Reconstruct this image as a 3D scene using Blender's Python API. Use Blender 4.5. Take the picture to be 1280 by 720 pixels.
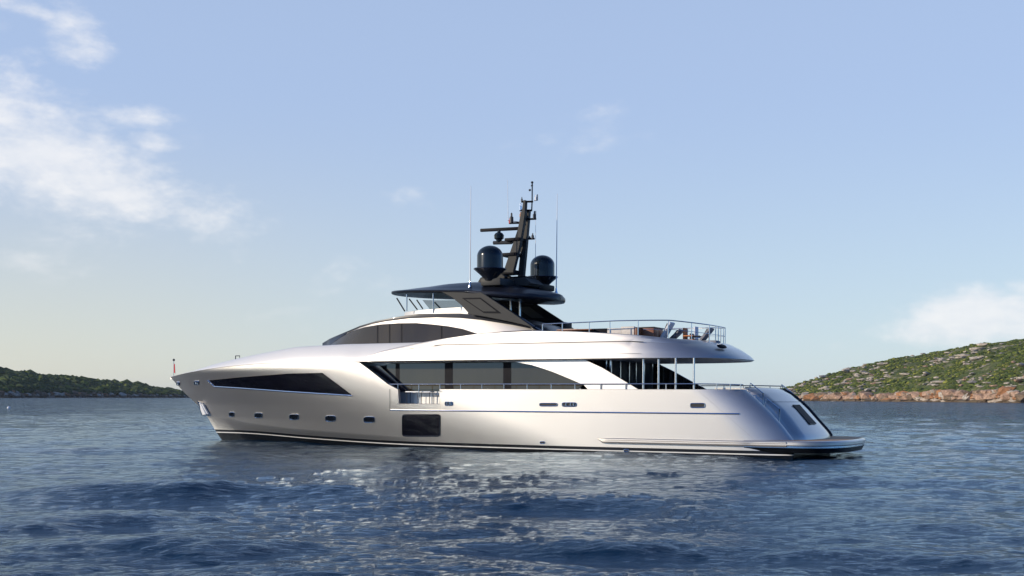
import bpy, bmesh, math, random
import numpy as np
from mathutils import Vector, Matrix
R = math.radians
for o in list(bpy.data.objects): bpy.data.objects.remove(o)
S = bpy.context.scene
C = S.collection
random.seed(4)

# ------------------------------------------------------------------ camera
FPX, CAMH, ROLL = 1500.0, 2.5, math.atan(.0045)
cd = bpy.data.cameras.new('camera'); cam = bpy.data.objects.new('camera', cd); C.objects.link(cam)
cam.location = (0, 0, CAMH)
cam.rotation_euler = (Matrix.Rotation(R(90), 4, 'X') @ Matrix.Rotation(ROLL, 4, 'Z')).to_euler()
cd.sensor_width = 36; cd.lens = 36 * FPX / 1280; cd.shift_y = 137 / 1280
cd.clip_start = .1; cd.clip_end = 90000
S.camera = cam

# ------------------------------------------------------------------ exposure
S.view_settings.view_transform = 'Standard'; S.view_settings.look = 'None'
S.view_settings.exposure = 0.52; S.view_settings.gamma = 1.0

# ------------------------------------------------------------------ sun + sky
SUN_EL, SUN_AZ = 17.0, 198.0 + 54.0      # compass azimuth from +Y clockwise: behind-left of the camera
sd = Vector((math.sin(R(SUN_AZ)) * math.cos(R(SUN_EL)), math.cos(R(SUN_AZ)) * math.cos(R(SUN_EL)), math.sin(R(SUN_EL))))
sl = bpy.data.lights.new('sun', 'SUN'); sl.energy = 2.8; sl.angle = R(.5); sl.color = (1, .88, .71)
so = bpy.data.objects.new('sun', sl); C.objects.link(so)
so.rotation_euler = sd.to_track_quat('Z', 'Y').to_euler(); so.location = (-40, -20, 60)

W = bpy.data.worlds.new('World'); S.world = W; W.use_nodes = True
nt = W.node_tree; N = nt.nodes; LK = nt.links
for n in list(N): N.remove(n)
def nd(t, **k):
    n = N.new(t)
    for a, b in k.items(): setattr(n, a, b)
    return n
def mth(op, a, b=None, c=None, cl=False):
    n = nd('ShaderNodeMath', operation=op, use_clamp=cl)
    for i, v in enumerate((a, b, c)):
        if v is None: continue
        if isinstance(v, (int, float)): n.inputs[i].default_value = v
        else: LK.new(v, n.inputs[i])
    return n.outputs[0]
sky = nd('ShaderNodeTexSky', sky_type='NISHITA', sun_disc=False)
sky.sun_elevation = R(SUN_EL); sky.sun_rotation = R(SUN_AZ)
sky.altitude = 0; sky.air_density = 1.0; sky.dust_density = .3; sky.ozone_density = 3.5
tc = nd('ShaderNodeTexCoord')
sep = nd('ShaderNodeSeparateXYZ'); LK.new(tc.outputs['Generated'], sep.inputs[0])
az = mth('ARCTAN2', sep.outputs[0], sep.outputs[1])
el = mth('ARCSINE', sep.outputs[2])
def ae(px, py):
    u, v = (px - 640) / FPX, (497 - py) / FPX
    return math.atan2(u, 1), math.atan(v / math.hypot(u, 1))
# cloud banks: azimuth, elevation, half sizes, tilt, weight
mask = None
for (px, py, rx, ry, tilt, w) in [(20, 180, 120, 60, -.35, 1.25), (150, 235, 125, 45, -.3, 1.15), (100, 62, 26, 40, .6, .95),
                                  (35, 13, 42, 9, -.2, .72), (160, 147, 42, 14, 0, .95), (185, 180, 30, 12, -.2, .85), (292, 236, 40, 14, 0, .6),
                                  (690, 184, 110, 22, 0, .36), (770, 133, 45, 16, .2, .34), (505, 252, 60, 22, 0, .5),
                                  (1222, 392, 60, 30, .1, 1.6), (1175, 412, 60, 20, 0, 1.2), (1285, 392, 70, 34, 0, 1.5), (1044, 430, 16, 14, 0, .7),
                                  (60, 335, 130, 18, 0, .4), (330, 345, 300, 26, 0, .36), (430, 400, 300, 22, 0, .3)]:
    a0, e0 = ae(px, py)
    da = mth('SUBTRACT', az, a0); de = mth('SUBTRACT', el, e0)
    ct, st = math.cos(tilt), math.sin(tilt)
    uu = mth('DIVIDE', mth('ADD', mth('MULTIPLY', da, ct), mth('MULTIPLY', de, st)), rx / FPX)
    vv = mth('DIVIDE', mth('SUBTRACT', mth('MULTIPLY', de, ct), mth('MULTIPLY', da, st)), ry / FPX)
    r2 = mth('ADD', mth('MULTIPLY', uu, uu), mth('MULTIPLY', vv, vv))
    g = mth('MULTIPLY', mth('EXPONENT', mth('MULTIPLY', r2, -.55)), w)
    mask = g if mask is None else mth('MAXIMUM', mask, g)
mp = nd('ShaderNodeMapping'); mp.inputs['Scale'].default_value = (1, 1, 2.1)
LK.new(tc.outputs['Generated'], mp.inputs[0])
n1 = nd('ShaderNodeTexNoise'); n1.inputs['Scale'].default_value = 9; n1.inputs['Detail'].default_value = 9; n1.inputs['Roughness'].default_value = .58
n1.inputs['Distortion'].default_value = .35; LK.new(mp.outputs[0], n1.inputs[0])
n2 = nd('ShaderNodeTexNoise'); n2.inputs['Scale'].default_value = 34; n2.inputs['Detail'].default_value = 8; n2.inputs['Roughness'].default_value = .6
LK.new(mp.outputs[0], n2.inputs[0])
nn = mth('ADD', mth('MULTIPLY', n1.outputs[0], .62), mth('MULTIPLY', n2.outputs[0], .38))
# scattered cloud elsewhere in the sky, out of frame
n3 = nd('ShaderNodeTexNoise'); n3.inputs['Scale'].default_value = 2.2; n3.inputs['Detail'].default_value = 3; LK.new(mp.outputs[0], n3.inputs[0])
back = mth('MULTIPLY', mth('MULTIPLY', mth('SUBTRACT', n3.outputs[0], .42), 3.0, cl=True), mth('MULTIPLY', mth('MULTIPLY', mth('SUBTRACT', .55, sep.outputs[1]), 3, cl=True), mth('MULTIPLY', mth('SUBTRACT', -.1, sep.outputs[0]), 3, cl=True)))
mask = mth('MAXIMUM', mask, back)
den = mth('ADD', mask, mth('MULTIPLY', mth('SUBTRACT', nn, .5), 3.2))
mr = nd('ShaderNodeMapRange', interpolation_type='SMOOTHSTEP')
LK.new(den, mr.inputs[0]); mr.inputs[1].default_value = .34; mr.inputs[2].default_value = 1.4
cf = mth('MULTIPLY', mth('MULTIPLY', mr.outputs[0], .76), mth('MULTIPLY', mask, 2.5, cl=True))
# lower sky whitens with humid air
grad = nd('ShaderNodeMapRange', interpolation_type='SMOOTHSTEP'); LK.new(el, grad.inputs[0])
grad.inputs[1].default_value = .25; grad.inputs[2].default_value = .8; grad.inputs[3].default_value = .8; grad.inputs[4].default_value = .15
leftw = nd('ShaderNodeMapRange', interpolation_type='SMOOTHSTEP'); LK.new(az, leftw.inputs[0]); leftw.inputs[1].default_value = .1; leftw.inputs[2].default_value = -.42
lowc = nd('ShaderNodeMixRGB'); LK.new(leftw.outputs[0], lowc.inputs[0]); lowc.inputs[1].default_value = (3.15, 3.75, 4.2, 1); lowc.inputs[2].default_value = (3.78, 3.76, 3.4, 1)
upw = nd('ShaderNodeMapRange', interpolation_type='SMOOTHSTEP'); LK.new(el, upw.inputs[0]); upw.inputs[1].default_value = .0; upw.inputs[2].default_value = .26
airc = nd('ShaderNodeMixRGB'); LK.new(upw.outputs[0], airc.inputs[0]); LK.new(lowc.outputs[0], airc.inputs[1]); airc.inputs[2].default_value = (2.45, 3.08, 4.4, 1)
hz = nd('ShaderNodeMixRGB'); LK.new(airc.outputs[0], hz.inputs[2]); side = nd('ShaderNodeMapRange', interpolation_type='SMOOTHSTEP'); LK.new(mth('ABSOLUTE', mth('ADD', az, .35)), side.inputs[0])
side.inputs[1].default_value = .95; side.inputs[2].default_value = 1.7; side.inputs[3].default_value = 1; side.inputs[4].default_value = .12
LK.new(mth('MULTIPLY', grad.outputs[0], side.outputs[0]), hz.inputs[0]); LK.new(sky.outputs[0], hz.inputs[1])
cc = nd('ShaderNodeMixRGB'); LK.new(n2.outputs[0], cc.inputs[0]); cc.inputs[1].default_value = (4.0, 4.25, 4.7, 1); cc.inputs[2].default_value = (5.9, 5.7, 5.5, 1)
cm = nd('ShaderNodeMixRGB'); LK.new(cf, cm.inputs[0]); LK.new(hz.outputs[0], cm.inputs[1]); LK.new(cc.outputs[0], cm.inputs[2])
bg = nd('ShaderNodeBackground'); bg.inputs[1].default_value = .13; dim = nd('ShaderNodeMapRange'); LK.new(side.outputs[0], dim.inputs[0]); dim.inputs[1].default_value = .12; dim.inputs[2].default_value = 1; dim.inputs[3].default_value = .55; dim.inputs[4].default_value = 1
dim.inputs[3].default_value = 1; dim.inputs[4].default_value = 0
dk_ = nd('ShaderNodeMixRGB', blend_type='MULTIPLY'); LK.new(dim.outputs[0], dk_.inputs[0]); LK.new(cm.outputs[0], dk_.inputs[1]); dk_.inputs[2].default_value = (.34, .50, .80, 1); LK.new(dk_.outputs[0], bg.inputs[0])  # unseen sky to the right and behind darkened bluish so the stern reflects blue
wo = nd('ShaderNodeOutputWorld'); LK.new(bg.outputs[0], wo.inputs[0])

# ------------------------------------------------------------------ materials
MT = {}
def mat(name, col, rough=.5, metal=0, coat=0, var=.06, vscale=3.0, bump=0, bscale=40, spec=.5, coord='Object', coat_r=.03, rvar=.0, stretch=(1, 1, 1), col2=None):
    m = bpy.data.materials.new(name); m.use_nodes = True
    t = m.node_tree; b = t.nodes['Principled BSDF']
    tx = t.nodes.new('ShaderNodeTexCoord'); mpn = t.nodes.new('ShaderNodeMapping'); mpn.inputs['Scale'].default_value = stretch
    t.links.new(tx.outputs[coord], mpn.inputs[0])
    n = t.nodes.new('ShaderNodeTexNoise'); n.inputs['Scale'].default_value = vscale; n.inputs['Detail'].default_value = 5
    t.links.new(mpn.outputs[0], n.inputs[0])
    r = t.nodes.new('ShaderNodeValToRGB'); c = col
    r.color_ramp.elements[0].position = .3; r.color_ramp.elements[1].position = .7
    r.color_ramp.elements[0].color = [max(0, x * (1 - var)) for x in c] + [1]
    r.color_ramp.elements[1].color = (list(col2) if col2 else [min(1, x * (1 + var)) for x in c]) + [1]
    t.links.new(n.outputs[0], r.inputs[0]); t.links.new(r.outputs[0], b.inputs['Base Color'])
    b.inputs['Roughness'].default_value = rough; b.inputs['Metallic'].default_value = metal
    b.inputs['Coat Weight'].default_value = coat; b.inputs['Coat Roughness'].default_value = coat_r
    b.inputs['Specular IOR Level'].default_value = spec
    if rvar:
        q = t.nodes.new('ShaderNodeMath'); q.operation = 'MULTIPLY_ADD'; q.inputs[1].default_value = rvar; q.inputs[2].default_value = rough - rvar / 2
        t.links.new(n.outputs[0], q.inputs[0]); t.links.new(q.outputs[0], b.inputs['Roughness'])
    if bump:
        n2_ = t.nodes.new('ShaderNodeTexNoise'); n2_.inputs['Scale'].default_value = bscale; n2_.inputs['Detail'].default_value = 3
        t.links.new(mpn.outputs[0], n2_.inputs[0])
        bp = t.nodes.new('ShaderNodeBump'); bp.inputs['Strength'].default_value = bump; bp.inputs['Distance'].default_value = .02
        t.links.new(n2_.outputs[0], bp.inputs['Height']); t.links.new(bp.outputs[0], b.inputs['Normal'])
    MT[name] = m; return m
mat('silver_paint', (.60, .56, .505), rough=.44, metal=.94, coat=.8, var=.015, vscale=.4, coat_r=.04)
mat('deck_white', (.60, .58, .55), rough=.45, metal=.25, coat=.3, var=.015, vscale=.6)
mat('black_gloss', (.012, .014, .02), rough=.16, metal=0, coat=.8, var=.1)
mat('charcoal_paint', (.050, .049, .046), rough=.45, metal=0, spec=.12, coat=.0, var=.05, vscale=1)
mat('navy_trim', (.010, .012, .020), rough=.35, metal=0, spec=.3, coat=.15, var=.05)
mat('dome_black', (.006, .011, .016), rough=.2, spec=.3, coat=.3, var=.05)
mat('boot_black', (.005, .006, .008), rough=.35, spec=.25, coat=.1, var=.2, vscale=1.5)
mat('boot_white', (.7, .68, .63), rough=.4, var=.08, vscale=2)
mat('bronze_glass', (.062, .048, .026), rough=.05, metal=.2, coat=.4, var=.22, vscale=.55, coord='Object', stretch=(1, 1, .25))
mat('dark_glass', (.006, .007, .010), rough=.05, coat=.3, var=.2, spec=.4)
mat('black_glass', (.004, .004, .007), rough=.06, spec=.22, coat=.0, var=.5, vscale=1.2, stretch=(1, 1, 4))
mat('chrome', (.82, .82, .82), rough=.12, metal=1, var=.02)
mat('steel_rail', (.72, .71, .70), rough=.22, metal=1, var=.04)
mat('teak', (.36, .20, .10), rough=.6, var=.2, vscale=6, stretch=(.3, 6, 1), bump=.2)
mat('soffit', (.45, .43, .40), rough=.5, var=.03)
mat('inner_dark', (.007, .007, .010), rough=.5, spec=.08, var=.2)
mat('cream_cushion', (.66, .60, .53), rough=.85, var=.06, vscale=9, bump=.15)
mat('grey_cushion', (.22, .22, .24), rough=.85, var=.08, vscale=9, bump=.15)
mat('white_fabric', (.74, .74, .75), rough=.8, var=.05, vscale=9)
mat('brown_wood', (.24, .085, .035), rough=.45, var=.25, vscale=7, stretch=(1, 1, 5))
mat('orange_seat', (.55, .19, .06), rough=.7, var=.12, vscale=9)
mat('dark_frame', (.03, .03, .033), rough=.4, var=.1)
mat('red_lens', (.5, .03, .03), rough=.25, var=.05)
mat('brass_lamp', (.25, .12, .06), rough=.35, metal=.4, var=.2)
mat('white_plastic', (.78, .78, .78), rough=.4, var=.03)
mat('dark_hole', (.006, .006, .008), rough=.6, var=.1)
# see-through tinted glass of the flybridge windscreen
m = bpy.data.materials.new('tinted_screen'); m.use_nodes = True; b = m.node_tree.nodes['Principled BSDF']
b.inputs['Base Color'].default_value = (.10, .26, .27, 1); b.inputs['Roughness'].default_value = .02; b.inputs['Alpha'].default_value = .62
MT['tinted_screen'] = m

# ------------------------------------------------------------------ helpers
TH = R(27.5); ORG = Vector((13.55, 55.95, 0))
FW = Vector((-math.cos(TH), math.sin(TH), 0)); PT = Vector((-math.sin(TH), -math.cos(TH), 0))
YROT = math.pi - TH
YMAT = Matrix.Translation(ORG) @ Matrix.Rotation(YROT, 4, 'Z')
def L(px, py, Y):
    """size taken off the photo: a point of the yacht's vertical plane Y, in the yacht's own metres (X forward, Y to port, Z up)"""
    u, v = px - 640, py - 497; ca, sa = math.cos(ROLL), math.sin(ROLL)
    u, v = u * ca + v * sa, v * ca - u * sa
    dx, dz = u / FPX, -v / FPX
    t = (Y + ORG.x * PT.x + ORG.y * PT.y) / (dx * PT.x + PT.y)
    return Vector(((dx * t - ORG.x) * FW.x + (t - ORG.y) * FW.y, Y, CAMH + dz * t))
def Lsurf(px, py, f, off=0):
    Y = 3.5
    for _ in range(14):
        p = L(px, py, Y); Y = .4 * Y + .6 * (f(p.x, p.z) + off)
    return L(px, py, Y)
def interp(x, pts):
    pts = sorted(pts)
    return float(np.interp(x, [p[0] for p in pts], [p[1] for p in pts]))
def ss(x, a, b):
    t = max(0, min(1, (x - a) / (b - a))); return t * t * (3 - 2 * t)
class MB:
    def __init__(s): s.v = []; s.f = []; s.m = []
    def add(s, vs, fs, mi=0):
        k = len(s.v); s.v += [tuple(v) for v in vs]; s.f += [tuple(i + k for i in f) for f in fs]; s.m += [mi] * len(fs); return s
    def grid(s, rows, mi=0, cu=False, cv=False, matf=None):
        nr, nc = len(rows), len(rows[0]); k = len(s.v)
        for r in rows: s.v += [tuple(p) for p in r]
        for i in range(nr - (0 if cv else 1)):
            for j in range(nc - (0 if cu else 1)):
                a, b_, c_, d = k + i * nc + j, k + i * nc + (j + 1) % nc, k + ((i + 1) % nr) * nc + (j + 1) % nc, k + ((i + 1) % nr) * nc + j
                s.f.append((a, b_, c_, d)); s.m.append(matf(i, j) if matf else mi)
        return s
    def box(s, c, d, mi=0, rot=None, bev=.0):
        bm = bmesh.new(); bmesh.ops.create_cube(bm, size=1)
        bmesh.ops.scale(bm, vec=Vector(d), verts=bm.verts)
        if bev: bmesh.ops.bevel(bm, geom=list(bm.edges), offset=bev, segments=2, affect='EDGES', profile=.6)
        M_ = Matrix.Translation(Vector(c)) @ (rot.to_4x4() if rot else Matrix())
        bm.transform(M_); bm.verts.index_update()
        s.add([v.co for v in bm.verts], [[v.index for v in f.verts] for f in bm.faces], mi); bm.free(); return s
    def tube(s, pts, r, n=8, mi=0, closed=False, rs=None):
        pts = [Vector(p) for p in pts]; rows = []
        up = Vector((0, 0, 1))
        for i, p in enumerate(pts):
            a = pts[i - 1] if (i > 0 or closed) else p; b_ = pts[(i + 1) % len(pts)] if (i < len(pts) - 1 or closed) else p
            d = (b_ - a).normalized()
            x = d.cross(up if abs(d.z) < .9 else Vector((1, 0, 0))).normalized(); y = d.cross(x)
            rr = rs[i] if rs else r
            rows.append([p + x * math.cos(2 * math.pi * k / n) * rr + y * math.sin(2 * math.pi * k / n) * rr for k in range(n)])
        k0 = len(s.v); s.grid(rows, mi, cu=True, cv=closed)
        if not closed:
            s.f.append(tuple(range(k0, k0 + n))); s.m.append(mi); e = k0 + (len(rows) - 1) * n; s.f.append(tuple(range(e, e + n))); s.m.append(mi)
        return s
    def lathe(s, c, prof, n=40, mi=0):
        rows = [[(c[0] + r * math.cos(2 * math.pi * k / n), c[1] + r * math.sin(2 * math.pi * k / n), c[2] + z) for k in range(n)] for r, z in prof]
        return s.grid(rows, mi, cu=True)
    def prism(s, poly, nrm, th, mi=0):
        nrm = Vector(nrm).normalized(); poly = [Vector(p) for p in poly]; n = len(poly); k = len(s.v)
        s.v += [tuple(p + nrm * th / 2) for p in poly] + [tuple(p - nrm * th / 2) for p in poly]
        s.f += [tuple(range(k, k + n)), tuple(range(k + 2 * n - 1, k + n - 1, -1))]; s.m += [mi, mi]
        for i in range(n):
            j = (i + 1) % n; s.f.append((k + i, k + n + i, k + n + j, k + j)); s.m.append(mi)
        return s
    def build(s, name, mats, parent=None, smooth=35, base=None, bevel=0):
        if base is not None: s.v = [tuple(Vector(v) - Vector(base)) for v in s.v]
        me = bpy.data.meshes.new(name); me.from_pydata(s.v, [], s.f); me.update()
        me.polygons.foreach_set('material_index', s.m)
        bm = bmesh.new(); bm.from_mesh(me); bmesh.ops.remove_doubles(bm, verts=bm.verts, dist=1e-5)
        bmesh.ops.recalc_face_normals(bm, faces=bm.faces)
        bm.to_mesh(me); bm.free()
        if not isinstance(mats, (list, tuple)): mats = [mats]
        for q in mats: me.materials.append(MT[q] if isinstance(q, str) else q)
        if smooth:
            me.polygons.foreach_set('use_smooth', [True] * len(me.polygons))
            me.set_sharp_from_angle(angle=R(smooth))
        o = bpy.data.objects.new(name, me); C.objects.link(o)
        if parent: o.parent = parent
        if bevel:
            bv = o.modifiers.new('bevel', 'BEVEL'); bv.width = bevel; bv.segments = 2; bv.limit_method = 'ANGLE'; bv.angle_limit = R(40)
        return o
def tag(o, label=None, cat=None, group=None, kind=None):
    if label: o['label'] = label
    if cat: o['category'] = cat
    if group: o['group'] = group
    if kind: o['kind'] = kind
    return o
def ythings(name, base, label, cat, group=None):
    """a thing standing on the yacht: an Empty at base (yacht metres)"""
    e = bpy.data.objects.new(name, None); C.objects.link(e); e.empty_display_size = .3
    e.matrix_world = YMAT @ Matrix.Translation(Vector(base))
    return tag(e, label, cat, group)
def patch(top, bot, f, off=.012, n=24, m=5, th=.05, ends=True):
    """shell lying on side surface f between an upper and a lower outline"""
    xs = set(np.linspace(max(top[0][0], bot[0][0]), min(top[-1][0], bot[-1][0]), n).tolist())
    for p in top + bot: xs.add(float(p[0]))
    xs = sorted(xs); mb = MB(); rows = []
    for k in range(m + 1):
        rows.append([Lsurf(x, interp(x, top) * (1 - k / m) + interp(x, bot) * k / m, f, off) for x in xs])
    mb.grid(rows)
    inn = [[p - Vector((0, th, 0)) for p in r] for r in rows]
    mb.grid([rows[0], inn[0]]); mb.grid([rows[-1], inn[-1]])
    mb.grid([[r[0] for r in rows], [r[0] for r in inn]]); mb.grid([[r[-1] for r in rows], [r[-1] for r in inn]])
    return mb
def plate(px, Y, th, mi=0, mb=None):
    return (mb or MB()).prism([L(x, y, Y) for x, y in px], (0, 1, 0), th, mi)
def mirror(mb):
    q = MB(); q.v = [(v[0], -v[1], v[2]) for v in mb.v]; q.f = list(mb.f); q.m = list(mb.m); return q

# ------------------------------------------------------------------ sea
FW_ = (-math.cos(R(27.5)), math.sin(R(27.5)))
def sea_height(x, y):
    rng = np.random.RandomState(11); h = np.zeros_like(x)
    r = np.hypot(x, y)
    warpx = .9 * np.sin(x * .11 + 1.3) + .6 * np.sin(x * .23 + y * .05) ; 
    # low swell whose crests lie across the view
    ph = 2 * np.pi * (y + warpx * 1.1 - 19.0 + x * .06) / 12.6
    env = .55 + .45 * np.sin(x * .16 + y * .04 + .6) * np.sin(x * .07 - y * .03 + 2.0)
    c = np.cos(ph)
    sw = .105 * env * (c + .30 * np.cos(2 * ph))
    h += sw * np.exp(-(r / 170) ** 2) * np.where(y > 44, .55, 1)
    # steeper crests running across the view
    for y0, x0, wx, hh, wd, sl_, ph_ in [(31.5, -8.5, 4.6, .27, 1.15, .05, 0), (29.0, 1.5, 3.6, .14, 1.0, -.05, 2), (19.8, 1.3, 2.6, .28, .95, .03, 1), (20.2, -5.5, 2.8, .20, .8, -.04, 3), (25.5, 6.2, 3.6, .17, 1.1, .10, 4), (38, 12, 7, .13, 1.3, -.04, 5), (24.5, -8, 3.5, .14, .9, .05, 1.4), (18.6, 6.5, 2.4, .13, .8, .06, 2.4)]:
        d_ = y - (y0 + sl_ * (x - x0) + .35 * np.sin(x * .8 + ph_) + .25 * np.sin(x * 1.7 + ph_ * 2))
        d_ = np.where(d_ < 0, d_ / wd, d_ / (wd * 1.9))
        h += hh * (np.exp(-d_ ** 2) - .35 * np.exp(-(d_ + 1.7) ** 2)) * np.exp(-((x - x0) / wx) ** 2)
    for lam, amp, num in [(8.5, .030, 5), (4.6, .024, 8), (2.6, .0125, 12), (1.5, .0080, 16), (.86, .0074, 22), (.5, .0056, 26), (.30, .0030, 26)]:
        fade = np.clip(1.6 - r / (lam * 85), 0, 1)
        idx = fade > 0
        if not idx.any(): continue
        xx, yy = x[idx], y[idx]; a_ = np.zeros_like(xx)
        # gusts: patches of rougher and calmer water
        gust = .62 + .55 * (.5 + .5 * np.sin(xx * .21 + 1.7 * np.sin(yy * .13) + lam) * np.sin(yy * .17 + 1.1 * np.sin(xx * .09)))
        for k in range(num):
            l = lam * rng.uniform(.72, 1.35); d = rng.normal(0, .62) + math.pi / 2 + .18
            kx, ky = math.cos(d) * 2 * math.pi / l, math.sin(d) * 2 * math.pi / l
            p = kx * xx + ky * yy + rng.uniform(0, 6.28) + .8 * np.sin(xx * .31 / lam ** .5 + k) + .5 * np.sin(yy * .23 / lam ** .5 + k * 2)
            s_ = np.sin(p); a_ += s_ + .22 * np.cos(2 * p)
        h[idx] += amp * 1.55 * a_ / math.sqrt(num) * fade[idx] * gust * 1.0
    # calmer in the lee of the hull
    u_ = (x - 13.55) * FW_[0] + (y - 55.95) * FW_[1]; v_ = (x - 13.55) * -.4617 + (y - 55.95) * -.887
    near = np.exp(-np.clip(np.hypot(np.clip(np.abs(u_ - 17) - 19, 0, None), np.clip(np.abs(v_) - 3.5, 0, None)), 0, 50) / 1.6)
    return h * (1 - .2 * near) - .09
def make_sea():
    th = np.concatenate([np.linspace(-math.pi, -.62, 70)[:-1], np.linspace(-.62, .62, 860), np.linspace(.62, math.pi, 70)[1:]])
    rr = [1.0]
    while rr[-1] < 14000:
        z = rr[-1]; step = z * .12 if z < 9 else (min(max(.07, z * z / 5200), z * .06) if z < 500 else z * .12)
        rr.append(z + step)
    rr = np.array(rr); Tm, Rm = np.meshgrid(th, rr)
    x = Rm * np.sin(Tm); y = Rm * np.cos(Tm)
    z = sea_height(x.ravel(), y.ravel()); nt_, nr_ = len(th), len(rr)
    co = np.stack([x.ravel(), y.ravel(), z], 1).astype(np.float32)
    i = np.arange(nr_ - 1)[:, None]; j = np.arange(nt_ - 1)[None, :]
    a_ = (i * nt_ + j).ravel(); f = np.stack([a_, a_ + nt_, a_ + nt_ + 1, a_ + 1], 1).astype(np.int32)
    me = bpy.data.meshes.new('sea'); me.vertices.add(len(co)); me.vertices.foreach_set('co', co.ravel())
    me.loops.add(f.size); me.loops.foreach_set('vertex_index', f.ravel()); me.polygons.add(len(f))
    me.polygons.foreach_set('loop_start', np.arange(len(f), dtype=np.int32) * 4)
    me.update(); me.validate(); me.polygons.foreach_set('use_smooth', [True] * len(me.polygons))
    print('sea', nt_, nr_)
    if me.polygons[0].normal.z < 0: me.flip_normals()
    m = bpy.data.materials.new('sea_water'); m.use_nodes = True; t = m.node_tree; b = t.nodes['Principled BSDF']
    g = t.nodes.new('ShaderNodeNewGeometry')
    def noise(scale, stretch, det, rough=.6, dist=.0):
        mp_ = t.nodes.new('ShaderNodeMapping'); mp_.inputs['Scale'].default_value = stretch; mp_.inputs['Rotation'].default_value = (0, 0, R(9)); t.links.new(g.outputs['Position'], mp_.inputs[0])
        n_ = t.nodes.new('ShaderNodeTexNoise'); n_.inputs['Scale'].default_value = scale; n_.inputs['Detail'].default_value = det
        n_.inputs['Roughness'].default_value = rough; n_.inputs['Distortion'].default_value = dist; t.links.new(mp_.outputs[0], n_.inputs[0]); return n_.outputs[0]
    def mm(op, a, b_, c_=None, cl=False):
        q = t.nodes.new('ShaderNodeMath'); q.operation = op; q.use_clamp = cl
        for ii, v in enumerate((a, b_, c_)):
            if v is None: continue
            if isinstance(v, (int, float)): q.inputs[ii].default_value = v
            else: t.links.new(v, q.inputs[ii])
        return q.outputs[0]
    fine = noise(3.6, (.5, 1.25, 1), 8, .68, .6)
    dist = t.nodes.new('ShaderNodeVectorMath'); dist.operation = 'LENGTH'; t.links.new(g.outputs['Position'], dist.inputs[0])
    bp = t.nodes.new('ShaderNodeBump'); bp.inputs['Distance'].default_value = 1.0; bp.inputs['Strength'].default_value = .75
    t.links.new(mm('MULTIPLY', fine, .055), bp.inputs['Height'])
    # slopes of the small waves, as vectors, so that distant water keeps its roughness
    def slopes(scale, stretch, k0, k1, d0, d1):
        mp_ = t.nodes.new('ShaderNodeMapping'); mp_.inputs['Scale'].default_value = stretch; t.links.new(g.outputs['Position'], mp_.inputs[0])
        n_ = t.nodes.new('ShaderNodeTexNoise'); n_.inputs['Scale'].default_value = scale; n_.inputs['Detail'].default_value = 3; n_.inputs['Roughness'].default_value = .65; t.links.new(mp_.outputs[0], n_.inputs[0])
        v = t.nodes.new('ShaderNodeVectorMath'); v.operation = 'SUBTRACT'; t.links.new(n_.outputs['Color'], v.inputs[0]); v.inputs[1].default_value = (.5, .5, .5)
        r_ = t.nodes.new('ShaderNodeMapRange'); t.links.new(dist.outputs['Value'], r_.inputs[0])
        r_.inputs[1].default_value = d0; r_.inputs[2].default_value = d1; r_.inputs[3].default_value = k0; r_.inputs[4].default_value = k1
        w = t.nodes.new('ShaderNodeVectorMath'); w.operation = 'SCALE'; t.links.new(v.outputs[0], w.inputs[0]); t.links.new(r_.outputs[0], w.inputs['Scale'])
        q = t.nodes.new('ShaderNodeVectorMath'); q.operation = 'MULTIPLY'; t.links.new(w.outputs[0], q.inputs[0]); q.inputs[1].default_value = (.8, 1.25, 0); return q.outputs[0]
    s1 = slopes(2.4, (.5, 1.2, 1), .16, 2.4, 18, 190); s2 = slopes(.22, (.6, 1.2, 1), 0, 1.5, 50, 260)
    a1 = t.nodes.new('ShaderNodeVectorMath'); t.links.new(s1, a1.inputs[0]); t.links.new(s2, a1.inputs[1])
    a2 = t.nodes.new('ShaderNodeVectorMath'); t.links.new(a1.outputs[0], a2.inputs[0]); t.links.new(bp.outputs[0], a2.inputs[1])
    nm = t.nodes.new('ShaderNodeVectorMath'); nm.operation = 'NORMALIZE'; t.links.new(a2.outputs[0], nm.inputs[0])
    df = t.nodes.new('ShaderNodeBsdfDiffuse'); df.inputs['Color'].default_value = (.0003, .0165, .046, 1); t.links.new(nm.outputs[0], df.inputs['Normal'])
    gl = t.nodes.new('ShaderNodeBsdfGlossy'); gl.inputs['Color'].default_value = (.76, .89, 1, 1); gl.inputs['Roughness'].default_value = .065; t.links.new(nm.outputs[0], gl.inputs['Normal'])
    fr = t.nodes.new('ShaderNodeFresnel'); fr.inputs['IOR'].default_value = 1.34; t.links.new(nm.outputs[0], fr.inputs['Normal'])
    mxs = t.nodes.new('ShaderNodeMixShader'); t.links.new(mm('MINIMUM', mm('POWER', fr.outputs[0], 1.12), .88), mxs.inputs[0]); t.links.new(df.outputs[0], mxs.inputs[1]); t.links.new(gl.outputs[0], mxs.inputs[2])
    t.links.new(mxs.outputs[0], t.nodes['Material Output'].inputs['Surface']); t.nodes.remove(b)
    me.materials.append(m)
    o = bpy.data.objects.new('sea', me); C.objects.link(o)
    tag(o, 'deep blue rippled sea reaching to the horizon', 'sea', kind='structure')
make_sea()

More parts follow.
